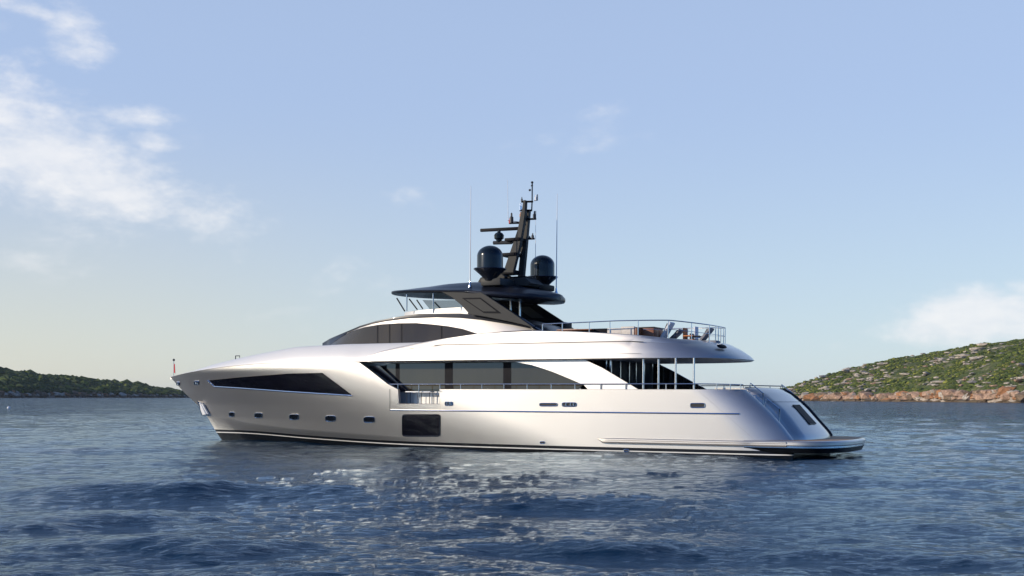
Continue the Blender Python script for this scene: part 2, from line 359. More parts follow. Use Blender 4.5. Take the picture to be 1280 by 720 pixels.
# ------------------------------------------------------------------ headlands
def vnoise(x, y, seed, oct=4, pers=.5):
    out = np.zeros_like(x); amp = 1; tot = 0
    for o_ in range(oct):
        rs = np.random.RandomState(seed + o_); T = rs.rand(64, 64)
        xi, yi = np.floor(x).astype(int), np.floor(y).astype(int); fx, fy = x - xi, y - yi
        fx = fx * fx * (3 - 2 * fx); fy = fy * fy * (3 - 2 * fy)
        g_ = lambda a, b_: T[a % 64, b_ % 64]
        out += amp * ((g_(xi, yi) * (1 - fx) + g_(xi + 1, yi) * fx) * (1 - fy) + (g_(xi, yi + 1) * (1 - fx) + g_(xi + 1, yi + 1) * fx) * fy)
        tot += amp; amp *= pers; x = x * 2.03 + 7.1; y = y * 2.03 + 3.7
    return out / tot
def land_mat(name, greens, rock, rockiness, scale, warm):
    m = bpy.data.materials.new(name); m.use_nodes = True; t = m.node_tree; b = t.nodes['Principled BSDF']; b.inputs['Roughness'].default_value = .9
    b.inputs['Specular IOR Level'].default_value = .2
    g = t.nodes.new('ShaderNodeNewGeometry')
    def nz(sc, det=5, rgh=.6, st=(1, 1, 1)):
        mp_ = t.nodes.new('ShaderNodeMapping'); mp_.inputs['Scale'].default_value = st; t.links.new(g.outputs['Position'], mp_.inputs[0])
        n_ = t.nodes.new('ShaderNodeTexNoise'); n_.inputs['Scale'].default_value = sc; n_.inputs['Detail'].default_value = det; n_.inputs['Roughness'].default_value = rgh
        t.links.new(mp_.outputs[0], n_.inputs[0]); return n_.outputs[0]
    def ramp(src, els):
        r = t.nodes.new('ShaderNodeValToRGB'); e = r.color_ramp.elements
        while len(e) < len(els): e.new(.5)
        for q, (p, c) in zip(e, els): q.position = p; q.color = (*c, 1)
        t.links.new(src, r.inputs[0]); return r.outputs[0]
    veg = ramp(nz(.06, 7, .7), greens)
    rk = ramp(nz(.25, 6, .7), [(.3, [c * .55 for c in rock]), (.5, rock), (.7, warm)])
    rkm = ramp(nz(.045, 8, .72, (1, 1, 1.6)), [(rockiness, (0, 0, 0)), (rockiness + .03, (1, 1, 1))])
    mx = t.nodes.new('ShaderNodeMixRGB'); t.links.new(rkm, mx.inputs[0]); t.links.new(veg, mx.inputs[1]); t.links.new(rk, mx.inputs[2])
    # bare rock near the water, tide-stained at the foot
    sp = t.nodes.new('ShaderNodeSeparateXYZ'); t.links.new(g.outputs['Position'], sp.inputs[0])
    ad = t.nodes.new('ShaderNodeMath'); ad.operation = 'MULTIPLY_ADD'; t.links.new(nz(.03, 5), ad.inputs[0]); ad.inputs[1].default_value = -9 * scale; t.links.new(sp.outputs[2], ad.inputs[2])
    mr_ = t.nodes.new('ShaderNodeMapRange'); t.links.new(ad.outputs[0], mr_.inputs[0]); mr_.inputs[1].default_value = .2 * scale; mr_.inputs[2].default_value = 1.2 * scale; mr_.inputs[3].default_value = 1; mr_.inputs[4].default_value = 0
    mx2 = t.nodes.new('ShaderNodeMixRGB'); t.links.new(mr_.outputs[0], mx2.inputs[0]); t.links.new(mx.outputs[0], mx2.inputs[1]); t.links.new(rk, mx2.inputs[2])
    t.links.new(mx2.outputs[0], b.inputs['Base Color'])
    return m
def headland(name, label, shore, ridge, depth, mat_, seed, pxr, rough, power, ncol=520, nrow=90, cliff=5.5):
    """terrain sheet from the shore up over the ridge and down behind it"""
    px = np.linspace(pxr[0], pxr[1], ncol); v = np.linspace(0, 1.6, nrow)
    P, V = np.meshgrid(px, v)
    zs = np.interp(P, *zip(*shore)); dep = np.interp(P, *zip(*depth)); u = (P - 640) / FPX
    ry = np.interp(P, *zip(*ridge)); yh = 497 + .0045 * (P - 640)
    Zr = zs + dep; top = np.maximum(CAMH + (yh - ry) / FPX * Zr, .3)
    Y = zs + dep * V; X = u * Y
    prof = np.where(V <= 1, np.clip(V, 0, 1) ** power, np.clip(1 - ((V - 1) / .6) ** 1.6, -.2, 1))
    nz_ = vnoise(X / 60 + 20, Y / 60 + 20, seed, 5) - .5
    Zz = top * prof + nz_ * rough * np.clip(V * 6, 0, 1) * np.clip(top / 12, .15, 1) * .9
    # low cliff at the water
    cl = vnoise(X / 14 + 9, Y / 14 + 9, seed + 30, 4)
    Zz = Zz + (.6 + cliff * cl ** 1.5) * np.clip(V * 26, 0, 1) * np.clip(top / 10, .1, 1) * np.exp(-V * 2.2)
    Zz = Zz - 1.2 * (V == 0)
    X = X + (cl - .5) * 6 * (V < .1)
    co = np.stack([X.ravel(), Y.ravel(), Zz.ravel()], 1)
    mb = MB(); mb.v = [tuple(p) for p in co.tolist()]
    mb.f = [(i * ncol + j, i * ncol + j + 1, (i + 1) * ncol + j + 1, (i + 1) * ncol + j) for i in range(nrow - 1) for j in range(ncol - 1)]; mb.m = [0] * len(mb.f)
    o = mb.build(name, mat_, smooth=0); tag(o, label, 'headland', kind='structure')
    return X, Y, Zz, V, P
RH = land_mat('scrub_hill', [(.30, (.030, .046, .012)), (.45, (.060, .082, .018)), (.58, (.115, .125, .035)), (.70, (.20, .17, .08))], (.36, .30, .24), .575, 1.0, (.50, .40, .31))
LH = land_mat('wooded_hill', [(.30, (.022, .040, .018)), (.50, (.050, .075, .026)), (.66, (.10, .115, .04)), (.78, (.17, .15, .07))], (.20, .17, .14), .66, .8, (.30, .20, .14))
XR = headland('headland', 'sunlit rocky green headland right of the yacht', [(955, 1600), (1003, 1500), (1130, 1300), (1280, 1000), (1900, 620)],
              [(930, 500), (985, 486), (1005, 480), (1030, 471), (1060, 463.5), (1090, 456.5), (1120, 449.5), (1150, 444), (1180, 438.5), (1215, 431.5), (1250, 426.5), (1280, 424.5), (1420, 405), (1900, 380)],
              [(955, 60), (1060, 230), (1280, 420), (1900, 500)], RH, 5, (955, 1850), 6, .80, cliff=10)
XL = headland('headland', 'distant dark green wooded headland left of the yacht', [(-600, 1000), (0, 1150), (230, 1900), (250, 2000)],
              [(-600, 442), (-200, 454), (0, 466), (20, 467.5), (45, 468.5), (65, 472), (90, 473.5), (115, 476), (145, 479.5), (170, 482), (190, 486), (210, 489), (225, 491.5), (238, 494.5), (252, 498)],
              [(-600, 420), (0, 360), (160, 250), (250, 60)], LH, 15, (-560, 256), 5, .75)
def blob(rs, sub=1, sq=(1, 1, 1), jit=.25):
    bm = bmesh.new(); bmesh.ops.create_icosphere(bm, subdivisions=sub, radius=1)
    for v in bm.verts: v.co *= 1 + rs.uniform(-jit, jit); v.co = Vector((v.co.x * sq[0], v.co.y * sq[1], v.co.z * sq[2]))
    bm.verts.index_update(); out = ([tuple(v.co) for v in bm.verts], [[v.index for v in f.verts] for f in bm.faces]); bm.free(); return out
def scatter(name, label, cat, G, mats, cnt, size, seed, sel, sq, sub=1, jit=.25, sink=.3, weights=None, mclump=None):
    X, Y, Z, V, P = G; rs = random.Random(seed); mb = MB(); protos = [blob(rs, sub, sq, jit) for _ in range(10)]
    nr, nc = X.shape; ok = [(i, j) for i in range(nr) for j in range(nc) if sel(i, j, V, Z, P, X, Y)]
    for _ in range(cnt):
        i, j = rs.choice(ok); s_ = rs.uniform(*size) * (1 if rs.random() < .85 else 1.6); a_ = rs.uniform(0, 6.28)
        vs, fs = rs.choice(protos); ca, sa = math.cos(a_), math.sin(a_)
        j2 = min(j + 1, nc - 1); t_ = rs.random(); x0 = X[i, j] * (1 - t_) + X[i, j2] * t_; y0 = Y[i, j] + rs.uniform(-3, 3); z0 = Z[i, j] * (1 - t_) + Z[i, j2] * t_
        mi = rs.randrange(len(mats)) if weights is None else rs.choices(range(len(mats)), weights)[0]
        mb.add([(x0 + (v[0] * ca - v[1] * sa) * s_, y0 + (v[0] * sa + v[1] * ca) * s_, z0 + (v[2] + sink) * s_) for v in vs], fs, mi)
    me = bpy.data.meshes.new(name); me.from_pydata(mb.v, [], mb.f); me.update()
    for q in mats: me.materials.append(MT[q])
    me.polygons.foreach_set('material_index', mb.m)
    o = bpy.data.objects.new(name, me); C.objects.link(o); tag(o, label, cat, kind='stuff')
CLR = vnoise(XR[0] / 16 + 4, XR[1] / 22 + 4, 77, 3)
mat('bush_dark', (.046, .070, .014), rough=.9, var=.5, vscale=.6, spec=.15)
mat('bush_green', (.105, .130, .024), rough=.9, var=.5, vscale=.6, spec=.15)
mat('bush_lime', (.22, .22, .04), rough=.9, var=.4, vscale=.6, spec=.15)
mat('bush_far', (.050, .072, .026), rough=.9, var=.5, vscale=.3, spec=.15)
mat('rock_pale', (.42, .36, .29), rough=.9, var=.4, vscale=.5, spec=.15)
mat('rock_pink', (.37, .24, .165), rough=.9, var=.4, vscale=.5, spec=.15)
mat('rock_rust', (.34, .165, .075), rough=.9, var=.35, vscale=.4, spec=.15)
mat('rock_brown', (.20, .14, .09), rough=.9, var=.4, vscale=.4, spec=.15)
for nm_ in ('rock_pale', 'rock_pink', 'rock_rust', 'rock_brown'):      # tide-stained foot of the shore rocks
    t = MT[nm_].node_tree; b = t.nodes['Principled BSDF']; src = b.inputs['Base Color'].links[0].from_socket
    g = t.nodes.new('ShaderNodeNewGeometry'); sp = t.nodes.new('ShaderNodeSeparateXYZ'); t.links.new(g.outputs['Position'], sp.inputs[0])
    n_ = t.nodes.new('ShaderNodeTexNoise'); n_.inputs['Scale'].default_value = .12; t.links.new(g.outputs['Position'], n_.inputs[0])
    q = t.nodes.new('ShaderNodeMath'); q.operation = 'MULTIPLY_ADD'; t.links.new(n_.outputs[0], q.inputs[0]); q.inputs[1].default_value = -4; t.links.new(sp.outputs[2], q.inputs[2])
    r_ = t.nodes.new('ShaderNodeMapRange'); t.links.new(q.outputs[0], r_.inputs[0]); r_.inputs[1].default_value = .1; r_.inputs[2].default_value = 1.0; r_.inputs[3].default_value = .9; r_.inputs[4].default_value = 0
    mx = t.nodes.new('ShaderNodeMixRGB'); t.links.new(r_.outputs[0], mx.inputs[0]); t.links.new(src, mx.inputs[1]); mx.inputs[2].default_value = (.11, .08, .045, 1); t.links.new(mx.outputs[0], b.inputs['Base Color'])
scatter('scrub', 'low green scrub covering the sunlit headland', 'scrub', XR, ['bush_dark', 'bush_green', 'bush_lime'], 9500, (.5, 1.7), 1,
        lambda i, j, V, Z, P, X, Y: .03 < V[i, j] < 1.05 and P[i, j] < 1400 and CLR[i, j] > .47, (1.3, 1.2, .7), jit=.35, weights=[4, 6, 1.6])
scatter('scrub', 'dark maquis scrub and trees covering the distant headland', 'scrub', XL, ['bush_far', 'bush_dark', 'bush_green'], 4500, (1.6, 4.2), 2,
        lambda i, j, V, Z, P, X, Y: .04 < V[i, j] < 1.05 and -60 < P[i, j] < 240, (1.2, 1.2, .8), jit=.3, weights=[6, 3, 2.2])
scatter('hillside_rocks', 'pale limestone outcrops among the scrub of the sunlit headland', 'rocks', XR, ['rock_pale', 'rock_pink'], 480, (.6, 2.6), 3,
        lambda i, j, V, Z, P, X, Y: .08 < V[i, j] < 1.02 and P[i, j] < 1400 and CLR[i, j] < (.40 if P[i, j] > 1110 else .5), (2.1, 1.0, .5), jit=.3, sink=.7, weights=[5, 1])
scatter('shoreline_rocks', 'pink and rust coloured rocks along the foot of the sunlit headland', 'rocks', XR, ['rock_pale', 'rock_pink', 'rock_rust', 'rock_brown'], 800, (1.0, 5.0), 4,
        lambda i, j, V, Z, P, X, Y: V[i, j] < .045 and P[i, j] < 1400, (1.5, 1.1, .8), jit=.3, sink=.0, weights=[2, 4.5, 2, 3])
scatter('shoreline_rocks', 'brown rocks along the foot of the distant headland', 'rocks', XL, ['rock_brown', 'rock_pale', 'rock_rust'], 420, (1.5, 3.6), 6,
        lambda i, j, V, Z, P, X, Y: V[i, j] < .04 and -60 < P[i, j] < 240, (1.6, 1.1, .8), jit=.3, sink=.0, weights=[5, 2, 1.2])
def wpos(px, py, dist):
    u, v = px - 640, py - 497; ca, sa = math.cos(ROLL), math.sin(ROLL); u, v = u * ca + v * sa, v * ca - u * sa
    return Vector((u / FPX * dist, dist, CAMH - v / FPX * dist))
bp_ = wpos(1081, 487, 1390); bp_.z = 4
e = bpy.data.objects.new('beacon', None); C.objects.link(e); e.location = bp_
tag(e, 'tiny white marker post standing on the shore rocks of the headland', 'beacon')
MB().lathe((0, 0, 0), [(0, 0), (1.3, 0), (1.2, 1.2), (.75, 1.6), (.7, 5.6), (0, 5.6)], 16).build('post', 'white_plastic', e)
MB().lathe((0, 0, 5.6), [(0, 0), (1.2, 0), (1.25, 1.8), (.8, 2.6), (0, 3.0)], 16).build('lantern_top', 'white_plastic', e)
fp = wpos(11, 509.5, 232); e = bpy.data.objects.new('buoy', None); C.objects.link(e); e.location = (fp.x, fp.y, -.05)
tag(e, 'small white float on the sea near the left edge', 'buoy')
MB().lathe((0, 0, 0), [(0, -.2), (.25, -.1), (.33, .1), (.27, .3), (.1, .42), (0, .43)], 20).build('float', 'white_plastic', e)
MB().tube([(0, 0, .4), (0, 0, .62)], .03).build('eye', 'dark_frame', e)

# ------------------------------------------------------------------ thin sea haze
hm = bpy.data.materials.new('haze'); hm.use_nodes = True; t = hm.node_tree; t.nodes.clear()
pv = t.nodes.new('ShaderNodeVolumePrincipled'); pv.inputs['Color'].default_value = (.86, .91, 1, 1); pv.inputs['Density'].default_value = .00003
t.links.new(pv.outputs[0], t.nodes.new('ShaderNodeOutputMaterial').inputs['Volume'])
tag(MB().box((0, 0, 41), (28400, 28400, 86)).build('haze', hm, smooth=0), kind='stuff')

# ================================================================== YACHT
yacht = bpy.data.objects.new('motor_yacht', None); C.objects.link(yacht); yacht.matrix_world = YMAT
tag(yacht, 'large silver motor yacht with dark windows and a black mast, lying on the blue sea', 'yacht')
Y_ = yacht
STEM = [(-.8, 34.1), (-.3, 34.75), (0, 35.05), (.3, 35.3), (1.21, 36.0), (2.02, 36.9), (2.65, 37.8), (3.64, 39.0), (3.9, 39.3)]
AFT = [(-.8, -.5), (.55, -.5), (.74, -.34), (1.3, .10), (2.0, .75), (2.6, 1.42), (2.9, 1.79), (5, 4)]
xstem = lambda z: interp(z, STEM); xaft = lambda z: interp(z, AFT)
ZT = [(-3, 2.9), (17.28, 2.9), (17.29, 2.16), (19.76, 2.16), (19.77, 2.88), (19.81, 2.90), (20.4, 3.17), (21.54, 3.92), (22.15, 4.29), (22.6, 4.33), (26, 4.34), (29, 4.30), (32, 4.17), (34.4, 4.01), (37, 3.82), (39.05, 3.66)]
zt = lambda x: interp(x, ZT)
CH = [(16, .22), (18.7, .32), (23.8, .47), (29, .66), (33.6, .9), (36, 1.15)]
def B(x, z):
    zz = max(z, 0); g = min(1, zz / 4.0); xs = xstem(z)
    x1 = 9.5 + 12 * g ** 1.15; p = 1.65 + 1.0 * g
    e_ = max(0, min(1, (x - x1) / (xs - x1)))
    b = 4.05 * (1 - e_ ** p)
    b -= .05 * (1 - g) ** 2
    zc = interp(x, CH); k = ss(x, 17, 27)
    if z < zc and k > 0: b -= min(b * .5, k * (.10 + .30 * (zc - z)))
    if z < 0: b -= min(b * .6, .8 * z * z + .1 * -z)
    xa = xaft(z); s_ = (x - xa) / 2.5
    if s_ < 1:
        q = 1 - max(0, s_); b -= (.95 if z > .6 else .95 * ss(z, -.2, .6) + .25) * (1 - math.sqrt(max(0, 1 - q ** 2.1)))
    return max(b, 0)
def hull():
    xs = set(np.arange(-.34, 4, .16)) | set(np.arange(4, 30, .5)) | set(np.arange(30, 39.0, .3))
    for x, _ in ZT: xs.add(x)
    xs = sorted(x for x in xs if 1.79 <= x <= 39.02 or x >= 1.79); xs = [x for x in xs if 1.79 <= x <= 39.02]
    xs = [1.79, 1.80, 1.82, 1.86] + [x for x in xs if x > 1.87]
    if 39.0 - xs[-1] > 1e-3 or True: xs = [x for x in xs if x < 39.0] + [39.0]
    def rise(x): return .30 * ss(x, 19, 36)
    mb = MB(); rows = []
    NF = 30
    zr = [('a', -.75), ('a', -.3), ('r', .015), ('r', .065), ('r', .205), ('r', .25), ('c', 0)]
    for kind, v in zr + [('t', k / NF) for k in range(1, NF + 1)]:
        row = []
        for x in xs:
            top = zt(x)
            zlow = .25 + rise(x)
            zc = max(interp(x, CH), zlow + .02)
            if kind == 'a': z = v
            elif kind == 'r': z = v + rise(x)
            elif kind == 'c': z = zc
            else: z = zc + (top - zc) * v
            if x >= 28: X = 28 + (x - 28) / (39.0 - 28) * (xstem(z) - 28)
            elif x <= 5: X = 5 - (5 - x) / (5 - 1.79) * (5 - xaft(z))
            else: X = x
            row.append(Vector((X, B(X, z), z)))
        rows.append(row)
    outer = len(rows)
    top = rows[-1]
    def inner(dy, dz):
        r = []
        for p in top: r.append(Vector((p.x, max(0, p.y - dy), (p.z if dz is None else min(p.z, dz)))))
        return r
    rows.append(inner(.03, None)); rows[-1] = [p + Vector((0, 0, .015)) for p in rows[-1]]
    rows.append([p + Vector((0, 0, .015)) for p in inner(.17, None)])
    dk = lambda p: 2.14 if p.x < 24 else min(p.z, p.z - .12)
    rows.append([Vector((p.x, max(0, min(p.y - .18, B(p.x, min(p.z, dk(p))) - .1)), min(p.z, dk(p)))) for p in top]); rows.append([Vector((p.x, 0, min(p.z, dk(p)))) for p in top])
    def mf(i, j): return 1 if i in (0, 1) else 2 if i == 2 else 1 if i == 3 else 0
    mb.grid(rows, matf=mf)
    q = mirror(mb); mb.add(q.v, q.f); mb.m = mb.m[:len(mb.f) // 2] * 2
    # aft bulkhead closing the hull under the platform and inside the quarters
    zs = [-.75, 0, .4, .7]; mb.grid([[Vector((xaft(z) + .02, s_ * B(xaft(z) + .02, z), z)) for s_ in (-1, 1)] for z in zs], mi=1)
    return mb
hb = hull()
me_o = hb.build('hull', ['silver_paint', 'boot_black', 'boot_white'], Y_, smooth=28)
HULL = me_o

# dark hull window near the bow
win = patch([(261, 475.5), (300, 471.6), (360, 467), (402.5, 466), (440, 494)], [(261, 475.5), (268.5, 482.5), (300, 484.5), (360, 489), (440, 494)], B, .03, 60, 5).build('hull_window', 'black_glass', HULL, smooth=20)
tag(win, 'long dark wedge-shaped window near the bow')
def outline_tube(pts, f, r, off=.015, closed=True): return MB().tube([Lsurf(x, y, f, off) for x, y in pts], r, 8, closed=closed)
def dens(pts, n=6):
    out = []
    for a, b_ in zip(pts[:-1], pts[1:]): out += [(a[0] + (b_[0] - a[0]) * k / n, a[1] + (b_[1] - a[1]) * k / n) for k in range(n)]
    return out + [pts[-1]]
outline_tube(dens([(259.8, 475.5), (268, 483.2), (300, 485.2), (360, 489.6), (440.5, 494.6)]), B, .045, closed=False).build('window_trim', 'chrome', win)
# portholes
def rrect(cx, cy, w, h, rad=.5, n=28, p=4):
    out = []
    for k in range(n):
        a = 2 * math.pi * k / n; c, s_ = math.cos(a), math.sin(a)
        out.append((cx + w / 2 * abs(c) ** (2 / p) * (1 if c > 0 else -1), cy + h / 2 * abs(s_) ** (2 / p) * (1 if s_ > 0 else -1)))
    return out
def opening(name, cx, cy, w, h, glass, frame, f=B, p=4, fr=.03, parent=None, off=.0):
    pts = rrect(cx, cy, w, h, p=p)
    mb = MB(); rings = [[Lsurf(cx + (x - cx) * q_, cy + (y - cy) * q_, f, .014 + off) for x, y in pts] for q_ in (1, .75, .5, .25, 0)]
    mb.grid([[p_ - Vector((0, .05, 0)) for p_ in rings[0]]] + rings, cu=True)
    o = mb.build(name, glass, parent or HULL, smooth=0)
    MB().tube([Lsurf(x, y, f, .015 + off) for x, y in pts], fr, 6, closed=True).build('frame', frame, o)
    return o
for cx, cy, w, h in [(289.5, 518, 6.5, 5.5), (323, 519.3, 9.5, 6), (367.5, 521.2, 11.5, 6.6), (413, 523.2, 12.5, 7), (461.5, 524.6, 13.5, 7.2)]:
    opening('porthole', cx, cy, w, h, 'dark_glass', 'chrome', fr=.022)
o = opening('hull_window', 526.5, 531.7, 47, 27, 'black_glass', 'navy_trim', p=14, fr=.03)
tag(o, 'square dark window below the side deck balcony')
# vents and fairleads in the side
for cx, cy, w, h in [(685.5, 505.8, 22, 3.6), (872, 506.8, 18, 5.4)]:
    opening('side_vent', cx, cy, w, h, 'dark_hole', 'chrome', p=6, fr=.022)
for cx, cy, w, h in [(711.5, 505.7, 17.5, 4.6), (561, 504.6, 9.5, 4.4), (245.6, 478.5, 6, 4.6), (222.5, 479.5, 3.6, 4)]:
    o = opening('fairlead', cx, cy, w, h, 'dark_hole', 'chrome', p=6, fr=.024)
    for k in (-.22, .1, .32): MB().tube([Lsurf(cx + w * k, cy - h * .42, B, .03), Lsurf(cx + w * k, cy + h * .42, B, .03)], .035, 8).build('roller', 'chrome', o)
# exhaust outlets low on the side
for cx, cy in [(678, 553.2), (783, 563)]:
    opening('side_outlet', cx, cy, 6, 2.6, 'dark_hole', 'chrome', p=3, fr=.02)
# moulding line along the side and the vertical joint of the fold-down balcony
def follow(f, z, x0, x1, n, off): return [Vector((x, f(x, z) + off, z)) for x in np.linspace(x0, x1, n)]
MB().tube(follow(B, 1.825, 20.38, 1.85, 90, .012), .038, 8).build('rub_rail', 'chrome', HULL)
MB().tube([Lsurf(487.3, y, B, .004) for y in np.linspace(486, 513, 8)], .012, 6).build('panel_joint', 'dark_frame', HULL)
MB().tube([Lsurf(873.5 + (941 - 873.5) * k / 12, 489 + 59 * k / 12, B, .001) for k in range(13)], .005, 6).build('panel_joint', 'soffit', HULL)
# low moulding that runs aft into the platform
pts_t = [(747, 546.8), (757, 547.4), (850, 549.5), (960, 552)]; pts_b = [(747, 546.8), (757, 554.2), (850, 556.5), (960, 559.2)]
mb = MB(); rows = []
xx = [8.7] + list(np.linspace(8.35, -.3, 40))
prof = [(0, .64), (.10, .64), (.14, .60), (.14, .55), (.09, .52), (.09, .47), (.13, .44), (.11, .39), (0, .38)]
for dy, z in prof: rows.append([Vector((x, B(max(x, 1.2), .5) + (dy if k else 0.0), z if k else .62)) for k, x in enumerate(xx)])
mb.grid(rows); mb.build('rubbing_strake', 'silver_paint', HULL, smooth=40)
# anchor pocket and anchor
po = [(246.7, 501.7), (253, 503.5), (262, 519.5), (252.5, 519.5)]
mb = MB(); P4 = [Lsurf(x, y, B, .03) for x, y in po]
mb.prism(P4, (.35, 1, .2), .05); pk = mb.build('anchor_pocket', 'chrome', HULL)
a_ = MB(); A = [Lsurf(x, y, B, .12) for x, y in [(250.5, 505), (253.8, 505), (261, 518), (254, 519), (251.5, 512)]]
a_.prism(A, (.35, 1, .2), .12); a_.tube([Lsurf(250, 503, B, .15), Lsurf(258, 518, B, .2)], .07, 8)
a_.build('anchor', 'white_plastic', pk, bevel=.02)
# bow flagstaff
fs_b = Vector((38.75, 0, 3.7))
fo = MB().tube([fs_b, fs_b + Vector((0, 0, .95))], .018, 8).build('flagstaff', 'steel_rail', HULL)
MB().lathe(fs_b + Vector((0, 0, .95)), [(0, 0), (.07, .02), (.07, .12), (0, .16)], 12).build('bow_light', 'dark_frame', fo)
MB().prism([fs_b + Vector(q) for q in [(-.03, 0, .25), (-.14, .02, .2), (-.10, .02, .75), (-.03, 0, .8)]], (0, 1, 0), .03).build('pennant', 'red_lens', fo)

# ---- foredeck shell (white upper side above the knuckle)
def Bk(x): return B(x, zt(x))
def shell():
    xs = list(np.arange(17.0, 33, .5)) + list(np.arange(33, 39.0, .25)) + [39.0]
    ZS = [(39.0, 3.68), (37.5, 3.86), (35.6, 4.08), (33.8, 4.36), (30.5, 4.78), (26.9, 5.2), (25.6, 5.24), (23.3, 5.30), (17, 5.32)]
    mb = MB(); rows = []
    kz = lambda x: zt(x) if x > 22.6 else 4.33
    for k in range(12):
        t_ = k / 11
        row = []
        for x in xs:
            b = Bk(x) if x > 22.6 else 4.0; z0, z1 = kz(x) + .016, interp(x, ZS); w = min(.62, b * .40)
            if z1 < z0 + .02: z1 = z0 + .02
            y = b - w * (t_ ** 1.25); z = z0 + (z1 - z0) * (1 - (1 - t_) ** 1.5)
            row.append(Vector((x, y, z)))
        rows.append(row)
    rows.append([Vector((p.x, p.y * .75, p.z + .02)) for p in rows[-1]]); rows.append([Vector((p.x, 0, p.z + .03)) for p in rows[-2]])
    mb.grid(rows); q = mirror(mb); mb.add(q.v, q.f); return mb
mat('shell_white', (.76, .73, .69), rough=.42, metal=.15, coat=.4, var=.015, vscale=.6)
SH = shell().build('foredeck', 'shell_white', Y_, smooth=30)
MB().tube([Vector((x, Bk(x) + .004, zt(x) + .01)) for x in np.linspace(22.7, 38.9, 80)], .014, 6).build('crease_line', 'soffit', SH)
MB().box((32.6, .9, 4.62), (.5, .22, .16), bev=.03).build('deck_hatch', 'dark_frame', SH)
MB().tube([Vector((32.3, 1.5, 4.6)), Vector((32.3, 1.5, 4.85)), Vector((32.6, 1.5, 4.85)), Vector((32.6, 1.5, 4.6))], .03).build('cleat', 'dark_frame', SH)
# diagonal return where the bulwark drops to the side deck
def shell_f(x, z): return 3.15
# ---- main deck house
WY = lambda x, z: 3.22 - .03 * (z - 2.1)
mb = MB(); rows = []
for z in (2.12, 2.6, 3.2, 3.8, 4.33): rows.append([Vector((x, WY(x, z), z)) for x in list(np.linspace(22.6, 9.9, 30))])
mb.grid(rows); mb.grid([[Vector((22.6, s_ * 3.2, z)) for s_ in (-1, 1)] for z in (2.12, 4.33)])
q = mirror(mb); mb.add(q.v, q.f)
HOUSE = mb.build('deckhouse', 'deck_white', Y_)
# white quarter fashion plate sweeping down to the bulwark
tp = [(645, 452.3), (690, 449.2), (729, 448.9), (752.5, 459.7), (777.5, 474.6), (799, 487.6)]; bt = [(645, 452.4), (664, 456), (677.5, 460.2), (691, 464.8), (702.5, 469.5), (716, 475.2), (729.5, 481), (737, 488.8), (799, 488.8)]
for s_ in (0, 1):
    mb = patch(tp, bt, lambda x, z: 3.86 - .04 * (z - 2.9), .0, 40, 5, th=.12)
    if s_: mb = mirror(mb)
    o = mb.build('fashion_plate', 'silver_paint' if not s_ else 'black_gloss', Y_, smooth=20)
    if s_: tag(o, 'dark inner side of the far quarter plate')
main_top = [(472.5, 457.3), (482, 455.3), (492, 453.9), (590, 452.2), (645, 452.5), (664, 455.8), (677.5, 460), (691, 464.5), (702.5, 469.2), (716, 474.8), (729.5, 480.6)]
main_bot = [(472.5, 457.3), (507, 489.4), (620, 488), (720, 488), (729.5, 480.6)]
MW = patch(main_top, main_bot, WY, .045, 60, 6, th=.05).build('saloon_window', 'bronze_glass', HOUSE, smooth=20)
for px in (481, 497, 561, 634):
    hw = 5 if px in (561, 634) else 2.5
    patch([(px - hw, max(interp(px, main_top), 457 if px < 490 else 0) + .6), (px + hw, interp(px, main_top) + .6)], [(px - hw, 488 if px > 500 else (466 if px < 490 else 480)), (px + hw, 488 if px > 500 else (466 if px < 490 else 480))], WY, .05, 3, 4, th=.02).build('mullion', 'inner_dark', MW)
# dark sloping pillar at the forward end of the side deck
patch([(461, 457.6), (474, 456.8), (509, 489)], [(461, 457.6), (502, 489.4), (509, 489)], lambda x, z: 3.45, .0, 10, 3, th=.26).build('pillar', 'black_gloss', HOUSE)
# side deck furniture opening: inner bulwark face is part of the hull; aft saloon
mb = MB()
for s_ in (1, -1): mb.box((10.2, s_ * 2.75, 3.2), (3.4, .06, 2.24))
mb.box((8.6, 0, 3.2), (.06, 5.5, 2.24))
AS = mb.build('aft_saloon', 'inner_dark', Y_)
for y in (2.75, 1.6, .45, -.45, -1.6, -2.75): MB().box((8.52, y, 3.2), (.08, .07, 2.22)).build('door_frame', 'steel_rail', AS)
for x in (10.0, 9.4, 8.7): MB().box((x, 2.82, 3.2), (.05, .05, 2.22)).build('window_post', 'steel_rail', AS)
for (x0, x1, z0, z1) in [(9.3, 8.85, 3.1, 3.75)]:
    MB().box(((x0 + x1) / 2, 2.80, (z0 + z1) / 2), (abs(x1 - x0), .03, z1 - z0), bev=.01).build('pale_panel', 'white_fabric', AS)  # pale flat panel against the saloon side wall
# far dark fin
FX = [(6.9, 4.33), (8.9, 4.33), (8.9, 2.6)]
mb = MB().prism([Vector((12, -3.6, 4.3)), Vector((8.45, -3.6, 4.3)), Vector((7.7, -3.6, 3.95)), Vector((6.7, -3.6, 3.42)), Vector((5.6, -3.6, 2.85)), Vector((12, -3.6, 2.85))], (0, 1, 0), .12)
mb.build('quarter_fin', 'black_gloss', Y_)
# cockpit sofa hump seen through the aft deck & stanchions supporting the overhang
for px in (804, 823, 844.5, 867.3):
    p = L(px, 487, 3.72); MB().tube([(p.x, 3.72, 2.9), (p.x, 3.72, 4.34)], .045, 10).build('stanchion', 'steel_rail', Y_)

